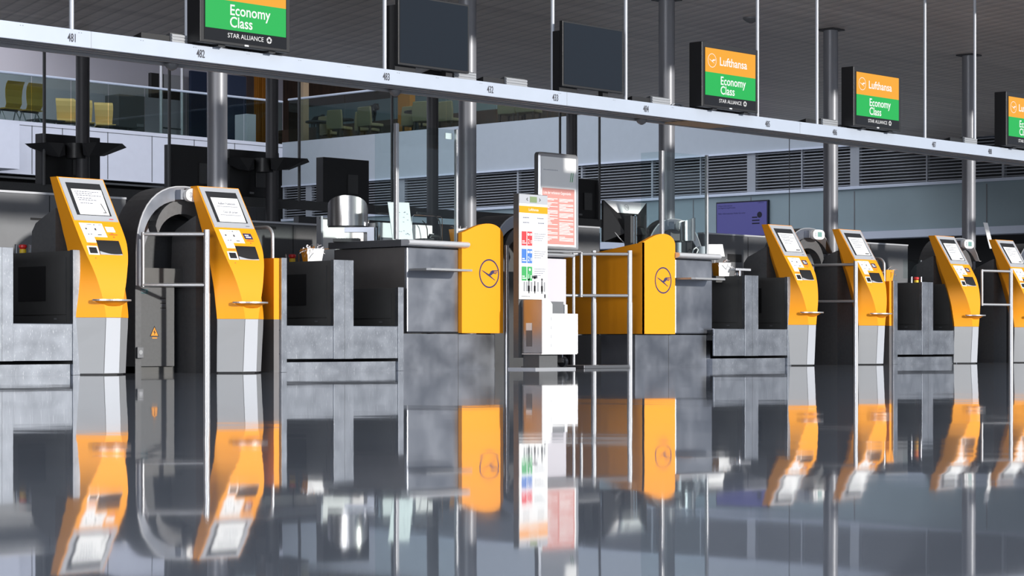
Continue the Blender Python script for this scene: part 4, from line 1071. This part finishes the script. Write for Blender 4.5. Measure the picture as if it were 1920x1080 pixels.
for (pc, r_, h_, l) in ((1272, .035, .13, 'silver cylinder beside the curve of the second orange desk end'), (1317, .05, .10, 'pale grey cup between printer and right glass post')):
    p = at(pc, 470, 15.6); t = thing('cup', l, 'cup', (p.x, 15.6, ZD))
    MB().lathe([(r_, 0), (r_, h_), (r_*.9, h_), (r_*.9, .01)], (p.x, 15.6, ZD), 24).build('wall', 'silver_light', t)
TL, TR, BR, BL = at(1328, 458, 15.72), at(1355, 458, 15.72), at(1359, 486, 15.66), at(1328, 486, 15.66)
a_ = [BL, BR, TR, TL]
for q in a_[:2]: q.z = ZD
m = MB(); m.loft([[BL, BR, BR+Vector((0, .005, 0)), BL+Vector((0, .005, 0))], [TL, TR, TR+Vector((0, .005, 0)), TL+Vector((0, .005, 0))]])
t = m.build('notice_card', 'paper'); tag(t, 'blank white card above the orange bin at the second desk corner', 'notice')
# tap-like scale head right of desk 2
p = at(1385, 508, 15.7); t = thing('scanner_head', 'flat silver scanner head on a short stand right of the second desk', 'scanner', (p.x, 15.7, 1.054))
B(p.x-.16, p.x+.14, 15.62, 15.7, p.z-.0, p.z+.028).build('head', 'silver_light', t, bevel=.006)
MB().tube([(p.x-.03, 15.66, 1.05), (p.x-.03, 15.66, p.z)], .02, 12).build('stand', 'chrome', t)
MB().lathe([(.02, 0), (.03, .02), (.02, .05)], (p.x-.09, 15.66, 1.054), 14).build('knob', 'chrome', t)

# white paper strip sticking up at the right kiosk pair
a = at(1845, 417, 16.3)
TL, TR, BR, BL = at(1844, 417, 15.98), at(1852, 418, 15.98), at(1863, 466, 15.98), at(1856, 466, 15.98)
m = MB(); m.loft([[BL, BR, BR+Vector((0, .006, 0)), BL+Vector((0, .006, 0))], [TL, TR, TR+Vector((0, .006, 0)), TL+Vector((0, .006, 0))]])
par = [o for o in bpy.data.objects if 'at the right edge behind the last kiosk' in o.get('label', '')][0]
m.build('paper_strip', 'paper', par, label='upright white paper strip')

# ================================================================== HAND-LUGGAGE GAUGE STAND
X0, X1 = 16.50, 16.94; Yp = 15.13
t = thing('luggage_gauge', 'white hand-luggage gauge stand with coloured bag squares in the centre', 'gauge', (16.8, 15.0, 0))
B(X0-.0, X1, Yp, Yp+.07, .12, 1.80).build('back_panel', 'mid_grey', t); 
pn = B(X0+.003, X1-.003, Yp-.006, Yp, .72, 1.795).build('print_panel', 'paper', t)
yy = Yp-.0075
B(X0+.003, X1-.003, yy, yy+.001, 1.70, 1.795).build('header_field', 'silver_light', pn)
of = B(X0+.003, X1-.003, yy, yy+.001, 1.605, 1.675).build('orange_band', 'orange_panel', pn)
MB().text('Lufthansa', .04, ((X0+X1)/2, yy-.001, 1.628), XR, ZU, 1.0, 'CENTER').build('lettering', 'paper', of)
B((X0+X1)/2-.055, (X0+X1)/2+.05, yy-.003, yy, 1.715, 1.775).build('lcd', 'lcd', pn)
m = MB()
for s, x in ((1, (X0+X1)/2-.10), (-1, (X0+X1)/2+.10)): m.flat([[(-.012, 0), (.012, .02), (.012, .008), (0, 0), (.012, -.008), (.012, -.02)]], (x, yy-.001, 1.745), XR*s, ZU)
m.build('arrow', 'ink', pn)
m = MB(); rnd = random.Random(2)
for (x, z) in ((.08, 1.55), (.30, 1.55), (.08, 1.50), (.31, 1.50)):
    for q in range(5): m.box(X0+x-.02+q*.02, X0+x-.006+q*.02, yy, yy+.001, z, z+.012)
m.build('small_print', 'ink_grey', pn)
for z, mt in ((1.27, 'red_sticker'), (1.09, 'blue_sticker'), (.91, 'green_sticker')):
    a_ = B(X0+.04, X0+.115, yy, yy+.001, z, z+.145).build('colour_square', mt, pn)
    b_ = MB().box(X0+.125, X0+.20, yy, yy+.001, z, z+.145).build('colour_square', mt, pn)
    n_ = 1 if mt == 'green_sticker' else 2
    m = MB(); m.text(str(n_), .07, (X0+.132, yy-.001, z+.02), XR, ZU, .8)
    for q in range(n_): m.flat([ring_poly(.014)], (X0+.163-(.018 if n_ == 2 else 0)+q*.036, yy-.001, z+.115), XR, ZU)
    for q in range(3): m.box(X0+.172, X0+.195, yy-.001, yy-.0005, z+.025+q*.012, z+.031+q*.012)
    for q in range(2): m.box(X0+.048, X0+.105-.02*q, yy-.001, yy-.0005, z+.02+q*.02, z+.03+q*.02)
    m.build('digit', 'paper', pn)
    m = MB()
    for q in range(4):
        x = X0+.235
        while x < X0+.235+.16-.02*q: wd = rnd.uniform(.01, .025); m.box(x, x+wd, yy, yy+.001, z+.12-q*.022, z+.127-q*.022); x += wd+.006
    m.build('small_print', 'ink_grey', pn)
# pictograms of bags and people
m = MB()
for x in (.15, .24, .35):
    m.box(X0+x-.008, X0+x+.008, yy, yy+.001, .56+.22-.0, .98-.07); m.box(X0+x-.014, X0+x+.014, yy, yy+.001, .80, .86)
    m.flat([ring_poly(.014)], (X0+x, yy, .925 if x != .24 else .94), XR, ZU)
m.box(X0+.20, X0+.28, yy, yy+.001, .935, .965)
m.build('bag_pictogram', 'ink', pn)
m = MB()
for x in (.08, .12, .19, .29, .39): m.box(X0+x-.012, X0+x+.012, yy, yy+.001, .80, .80+.10)
m.build('person_pictogram', 'silver', pn)
m = MB(); m.box(X1-.055, X1-.03, yy, yy+.001, .735, .775); 
for q in range(6): m.box(X0+.04+q*.022, X0+.055+q*.022, yy, yy+.001, .745, .752)
m.build('footer_print', 'ink', pn)
# test basket
XB0, XB1, YF0, YF1 = 16.54, 17.09, 14.85, 15.2
bk = MB(); bk.box(XB0, XB0+.01, YF0, Yp-.01, .165, .712); bk.build('side_panel', 'steel_mirror', t)
ws = B(XB0-.003, XB0, YF0+.13, YF0+.21, .40, .475).build('window_mark', 'paper', t); B(XB0-.002, XB0, YF0+.13, YF0+.21, .235, .40).build('window_slot', 'partition', t)
m = MB(); m.prism([(XB0, .165), (XB1, .165), (XB1, .572), (XB0+.155, .572), (XB0+.155, .665), (XB0+.13, .690), (XB0+.10, .712), (XB0, .712)], YF0-.01, YF0, 'y'); fp = m.build('front_panel', 'white', t)
m = MB()
for z in (.23, .32, .41, .50): m.box(XB0+.135, XB0+.139, YF0-.0115, YF0-.01, z, z+.035)
m.build('fold_mark', 'ink_grey', fp)
B(XB0+.16, XB0+.36, YF0+.02, YF0+.20, .3, .695).build('inner_bin', 'partition', t)
B(XB0+.38, XB0+.42, YF0+.02, YF0+.20, .3, .665).build('inner_bin', 'display_white', t)
B(XB1-.008, XB1, YF0, YF1, .165, .57).build('side_panel', 'white', t)
B(XB0, XB1, YF0, YF1-.08, .155, .17).build('basket_floor', 'white', t)
B(XB0+.02, XB0+.30, YF0+.05, YF1-.08, .02, .155).build('drawer', 'mid_grey', t)
B(X0-.03, XB1, YF0+.02, Yp+.12, 0.0, .02).build('base_plate', 'tube_steel', t)
MB().lathe([(.02, -.03), (.055, -.03), (.055, .03), (.02, .03)], (0, 0, 0), 20)
m = MB(); m.loft([[(XB0+.42+dx, YF0+.08+.055*math.cos(2*PI*k/20), .077+.055*math.sin(2*PI*k/20)) for k in range(20)] for dx in (-.02, .02)], True); m.build('caster', 'black_gloss', t)
B(XB0+.385, XB0+.395, YF0+.06, YF0+.12, .07, .155).build('caster_fork', 'chrome', t)

# ================================================================== FRAMED POSTER
Yq = 15.62; XA, XB = xat(1009, Yq), xat(1083, Yq); zt3, zb3 = zat(1009, 284, Yq), 1.275
t = thing('poster_stand', 'silver framed red and white poster on a tube stand behind the luggage gauge', 'poster', ((XA+XB)/2, Yq, 0))
def rr(x0, x1, z0, z1, r_, n=6):
    pts = []
    for cx, cz, a0 in ((x1-r_, z1-r_, 0), (x0+r_, z1-r_, PI/2)):
        for i in range(n+1): a = a0+PI/2*i/n; pts.append((cx+r_*math.cos(a), cz+r_*math.sin(a)))
    pts += [(x0, z0), (x1, z0)]; return pts
MB().prism(rr(XA, XB, zb3, zt3, .04), Yq, Yq+.055, 'y').build('case', 'mid_grey', t)
o_, i_ = rr(XA, XB, zb3, zt3, .04), rr(XA+.035, XB-.035, zb3+.035, zt3-.045, .008)
m = MB(); n = len(o_); vs = []
rings = [[(a[0], Yq+.002, a[1]), (a[0]*.6+b[0]*.4, Yq-.022, a[1]*.6+b[1]*.4), (b[0], Yq-.004, b[1])] for a, b in zip(o_, i_)]; rings.append(rings[0])
m.loft(rings, False, cap=False); m.build('frame', 'tube_steel', t)
ps = MB().prism(i_, Yq-.006, Yq-.001, 'y').build('poster_sheet', 'paper', t)
yy = Yq-.0075; u0, u1 = XA+.06, XB-.06; pr = B(u0, u1, yy, yy+.001, zb3+.055, 1.93).build('red_field', 'poster_red', ps)
MB().text('Liste der verbotenen Gegenstände', .043, (u0+.015, yy-.001, 1.868), XR, ZU, .74).build('lettering', 'paper', pr)
m = MB(); rnd = random.Random(9)
for cx0 in (u0+.015, u0+(u1-u0)*.52):
    z = 1.815
    while z > zb3+.08:
        L = (u1-u0)*.44*(1 if rnd.random() > .25 else rnd.uniform(.3, .8)); m.box(cx0, cx0+L, yy-.001, yy-.0003, z, z+.0065); z -= .0135 if rnd.random() > .12 else .03
m.build('small_print', 'paper', pr)
m = MB()
for q in range(9): m.box(u0+.02+q*.026, u0+.038+q*.026, yy, yy+.001, zt3-.19, zt3-.18)
m.build('faint_heading', 'silver_light', ps)
m = MB(); m.flat([[(0, 0), (.012, 0), (.03, .1), (.022, .1)], [(-.03, 0), (-.022, 0), (.0, .1), (-.01, .1)]], (u1-.045, yy, zt3-.30), XR, ZU); m.build('slanted_mark', 'green_sticker', ps)
B(XA+.05, XA+.055, yy, yy+.001, 2.2, 2.201)
for x in (XA+.03, XB-.03): MB().tube([(x, Yq+.03, 0), (x, Yq+.03, zb3+.1)], .017, 12).build('leg', 'tube_steel', t)
MB().tube([(XA+.03, Yq+.03, 1.22), (XB-.03, Yq+.03, 1.22)], .022, 12).build('crossbar', 'tube_steel', t)
MB().tube([(XA-.15, Yq+.0, 1.25), (XB+.05, Yq+.0, 1.262)], .012, 10).build('crossbar', 'tube_steel', t)
B(XA+.05, XA+.54, Yq+.08, Yq+.10, .55, 1.18).build('cover_sheet', 'back_lilac', t, label='pale lilac sheet below the poster')
B(XA-.05, XB+.05, Yq-.1, Yq+.2, 0, .02).build('foot_plate', 'dull_floor_plate', t)

# ================================================================== PURPLE SCREEN on the far wall
a, b = atX(1346, 380, XW), atX(1443, 375, XW); zt4 = a.z; zb4 = zt4-.78
t = thing('wall_screen', 'purple information screen on the teal far wall', 'screen', (XW-.04, (a.y+b.y)/2, zb4))
B(XW-.06, XW-.0, b.y, a.y, zb4, zt4).build('frame', 'scr_navy', t)
sp = B(XW-.064, XW-.06, b.y+.03, a.y-.02, zb4+.03, zt4-.03).build('panel', 'scr_purple', t)
YL = Vector((0, -1, 0)); W_ = a.y-b.y; org = Vector((XW-.067, a.y, zb4)); H_ = zt4-zb4
m = MB()
m.text('Weitere Informationen', .045, org+YL*.06+ZU*(H_-.10), YL, ZU, .9); m.text('zur Registrierung & Kontakt', .045, org+YL*.06+ZU*(H_-.145), YL, ZU, .9)
m.text('Mehr Informationen finden Sie unter', .052, org+YL*.06+ZU*(H_-.27), YL, ZU, .95); m.text('Lufthansa', .04, org+YL*(W_-.26)+ZU*(H_-.06), YL, ZU, 1)
m.build('lettering', 'scr_navy', sp)
m = MB(); m.flat([ring_poly(.065)], org+YL*(W_-.215)+ZU*(H_-.31), YL, ZU)
for q in range(3): z = H_-.375-q*.065; m.flat([[(W_*.70, z), (W_*.70+(.14 if q == 0 else .2), z), (W_*.70+(.14 if q == 0 else .2), z+.028), (W_*.70, z+.028)]], org, YL, ZU)
m.build('menu_symbol', 'scr_navy', sp)

# ================================================================== UPPER LEVEL: waiting chairs, cabinets, restaurant
def wait_chair(mt):
    r = thing('waiting_chair', 'x', 'chair', (0, 0, 0), 'yellow waiting chairs on the balcony')
    pf = [(.20, .42), (.235, .55), (.23, .75), (.26, .95), (.30, 1.02)]; m = MB()
    pf = [(.17, .42), (.235, .52), (.215, .68), (.225, .84), (.27, .97), (.33, 1.04)]; m.loft([[(-w_, y, z), (w_, y, z), (w_, y-.02, z), (-w_, y-.02, z)] for (y, z), w_ in zip(pf, (.20, .215, .225, .235, .24, .235))]); m.build('backrest', mt, r)
    m = MB(); m.loft([[(-.24, y, z), (.24, y, z), (.24, y, z-.025), (-.24, y, z-.025)] for y, z in ((-.22, .44), (0, .42), (.2, .42))]); m.build('seat', mt, r)
    for s in (-1, 1): MB().tube([(s*.22, -.18, 0), (s*.2, 0, .40), (s*.22, .26, 0)], .016, 8).build('leg', 'tube_steel', r)
    B(-.25, .25, -.03, .03, .36, .40).build('crossbeam', 'dark_grey', r); return r
ca = wait_chair('seat_yellow'); cb = wait_chair('seat_yellow_pale')
spots = [(ca, 16, Y1+.75, PI, 'waiting chair cut by the left edge of the balcony, back turned'), (None, 55, Y1+.75, PI, 'waiting chair with olive yellow back second from the left on the balcony'),
         (cb, 125, Y1+2.3, -.5, 'pale yellow waiting chair left of the first dark column'), (None, 158, Y1+2.3, -.5, 'pale yellow waiting chair hidden mostly by the first dark column'), (None, 197, Y1+2.4, -.5, 'pale yellow waiting chair right of the first dark column')]
pr_ = None
for o, px, Y, rz, l in spots:
    if o is None: o = copy_tree(pr_)
    pr_ = o; o['label'] = l; o.location = (xat(px, Y), Y, 5.4); o.rotation_euler = (0, 0, rz)
for px, l in ((86, 'small dark side table right of the olive waiting chairs'), (225, 'small dark side table left of the black balcony cabinet')):
    Y = Y1+1.8; X = xat(px, Y); t = thing('side_table', l, 'table', (X, Y, 5.4), 'side tables on the balcony')
    B(X-.4, X+.4, Y-.25, Y+.25, 5.72, 5.75).build('table_top', 'dark_grey', t)
    for s in (-1, 1): MB().tube([(X+s*.3, Y-.15, 5.4), (X+s*.25, Y, 5.72), (X+s*.3, Y+.15, 5.4)], .015, 8).build('leg', 'tube_steel', t)
def ubox(p0, p1, y0, y1, Y, d, name, label, cat, mt, floor=True):
    a, b = at(p0, y0, Y), at(p1, y1, Y); t = B(a.x, b.x, Y, Y+d, 5.4 if floor else b.z, a.z).build(name, mt, bevel=.01); return tag(t, label, cat)
t = ubox(223, 272, 176, 245, Y1+3, .6, 'cabinet', 'black free-standing cabinet behind the balcony glass', 'cabinet', 'dark_grey')
a = at(262, 236, Y1+2.99); B(a.x-.1, a.x+.12, Y1+2.98, Y1+3, a.z-.03, a.z+.05).build('vent', 'partition', t)
t = ubox(283, 342, 136, 188, Y1+5, .12, 'wall_display', 'black framed display high on the balcony left of the thick column', 'screen', 'black', floor=False)
a, b = at(307, 139, Y1+5), at(339, 170, Y1+5); B(a.x, b.x, Y1+4.98, Y1+5, b.z, a.z).build('panel', 'silver', t)
X = xat(302, Y1+4); t = thing('steel_frame', 'steel goal-shaped pipe frame on the balcony in front of the black display', 'frame', (X, Y1+4, 5.4))
X2 = xat(341, Y1+4)
for x in (X, X2): MB().tube([(x, Y1+4, 5.4), (x, Y1+4, 8.2)], .05, 12).build('pipe', 'tube_steel', t)
MB().tube([(X, Y1+4, 6.1), (X2, Y1+4, 6.1)], .02, 8).build('crossbar', 'dark_grey', t)
t = ubox(358, 388, 132, 262, Y1+6.2, .1, 'info_board', 'navy board on the balcony left of the thick bright column', 'board', 'navy', floor=True)
ubox(428, 462, 140, 262, Y1+3.5, .3, 'info_board', 'tall navy board on the balcony right of the thick bright column', 'board', 'navy')
ubox(463, 480, 213, 262, Y1+1.6, .5, 'pedestal', 'white pedestal on the balcony beside the orange curtain', 'pedestal', 'wall_white')
m = MB(); Y = Y1+5.6; xa, xb = xat(478, Y), xat(499, Y); n = 24; rings = []
for i in range(n+1): x = xa+(xb-xa)*i/n; y = Y+.05*math.sin(i*1.9); rings.append([(x, y, 5.4), (x, y, 9.5), (x, y+.02, 9.5), (x, y+.02, 5.4)])
m.loft(rings); tag(m.build('curtain', 'curtain_orange'), 'orange curtain at the inner corner of the balcony', 'curtain')
ubox(462, 500, 120, 262, Y1+6.3, .1, 'wall_panel', 'brown wall panel behind the orange curtain', 'panel', 'brown')
# restaurant fittings (beyond the long parapet)
t = B(XW+3.6, XW+4.0, 29, 48, 5.4, 6.35).build('bar_counter', 'wood_dark'); tag(t, 'long dark wooden bar counter in the terrace restaurant', 'counter')
t = B(XW+5.9, XW+6.0, 34, 49, 6.3, 7.3).build('window_strip', 'wall_teal'); tag(t, 'pale teal window strip behind the restaurant bar', 'window')
t = ubox(753, 765, 170, 250, 27, .1, 'x', 'x', 'x', 'yellow_plastic') if False else None
y = atX(757, 200, XW+2).y; t = B(XW+2, XW+2.2, y-.22, y+.22, 5.4, 8.5).build('pillar', 'curtain_orange'); tag(t, 'mustard yellow pillar in the restaurant left of the dark distant column', 'pillar')
y = atX(564, 200, XW+1.5).y; t = B(XW+1.5, XW+1.7, y-.1, y+.1, 5.4, 8.5).build('pillar', 'tan'); tag(t, 'narrow tan pillar at the far left of the restaurant terrace', 'pillar')
y0, y1 = atX(700, 200, XW+1.2).y, atX(745, 200, XW+1.2).y
def rest_chair():
    r = thing('restaurant_chair', 'x', 'chair', (0, 0, 0), 'pale restaurant chairs on the terrace')
    m = MB(); m.loft([[(-.03, -.26, z), (.03, -.26, z), (.03, .26, z), (-.03, .26, z)] if z < .9 else [(-.03, -.23, z), (.03, -.23, z), (.03, .23, z), (-.03, .23, z)] for z in (.45, .7, .92)]); m.build('backrest', 'seat_cream', r, bevel=.02)
    B(-.03, .45, -.25, .25, .42, .50).build('seat', 'seat_cream', r, bevel=.02)
    for x in (0, .40):
        for y in (-.2, .2): B(x-.02, x+.02, y-.02, y+.02, 0, .43).build('leg', 'wood_dark', r)
    return r
rc = rest_chair()
rl = [(609, 1.6, 'pale restaurant chair below the left animal figure'), (627, .7, 'low pale chair nearest the glass, left of the bull figure'), (681, 1.5, 'pale restaurant chair right below the bull figure'),
      (683, .7, 'wide pale chair nearest the glass below the bull figure'), (768, 1.4, 'pale chair right of the mustard pillar'), (790, .8, 'pale chair left of the third dark column'),
      (835, 1.2, 'pale chair between the third dark column and bright column'), (950, 1.0, 'pale chair just right of the second bright column'), (985, 1.0, 'pale chair farthest right on the terrace')]
for i, (px, dx, l) in enumerate(rl):
    o = rc if i == 0 else copy_tree(rc); o['label'] = l; X = XW+dx; o.location = (X, atX(px, 200, X).y, 5.4); o.rotation_euler = (0, 0, .15*(i % 3))
for px, l in ((596, 'dark round table beside the left restaurant chairs'), (640, 'dark table between the bull figure and left chairs'), (782, 'dark table near the mustard pillar')):
    X = XW+1.2; y = atX(px, 200, X).y; t = thing('restaurant_table', l, 'table', (X, y, 5.4), 'dark tables on the terrace')
    MB().lathe([(.33, .70), (.33, .74)], (X, y, 5.4), 24).build('table_top', 'black', t); MB().lathe([(.22, 0), (.05, .03), (.04, .70)], (X, y, 5.4), 16).build('pedestal', 'black', t)
def animal(px, s, label):
    X = XW+3.8; y = atX(px, 200, X).y; z = 6.35
    me = bpy.data.meshes.new('animal_figure'); J = [(0, 0, .42), (0, .28, .44), (0, -.30, .45), (0, -.42, .50), (0, -.55, .40), (.07, .26, .2), (.07, .27, 0), (-.07, .26, .2), (-.07, .27, 0), (.07, -.28, .2), (.07, -.27, 0), (-.07, -.28, .2), (-.07, -.27, 0), (0, .38, .38), (0, .42, .2), (.08, -.46, .60), (-.08, -.46, .60)]
    E_ = [(0, 1), (0, 2), (2, 3), (3, 4), (1, 5), (5, 6), (1, 7), (7, 8), (2, 9), (9, 10), (2, 11), (11, 12), (1, 13), (13, 14), (3, 15), (3, 16)]
    me.from_pydata([Vector(j)*s for j in J], E_, []); o = bpy.data.objects.new('animal_figure', me); COL.objects.link(o); o.location = (X, y, z+.0)
    sk = o.modifiers.new('skin', 'SKIN'); R = [.13, .12, .14, .09, .05, .05, .03, .05, .03, .055, .03, .055, .03, .02, .012, .015, .015]
    for v, r_ in zip(me.skin_vertices[0].data, R): v.radius = (r_*s, r_*s)
    me.skin_vertices[0].data[0].use_root = True
    o.modifiers.new('sub', 'SUBSURF').levels = 1; me.materials.append(M['black']); tag(o, label, 'figure', 'black animal figures on the bar')
animal(688, .85, 'black bull figure standing on the restaurant bar'); animal(594, .6, 'smaller black animal figure at the left end of the bar')
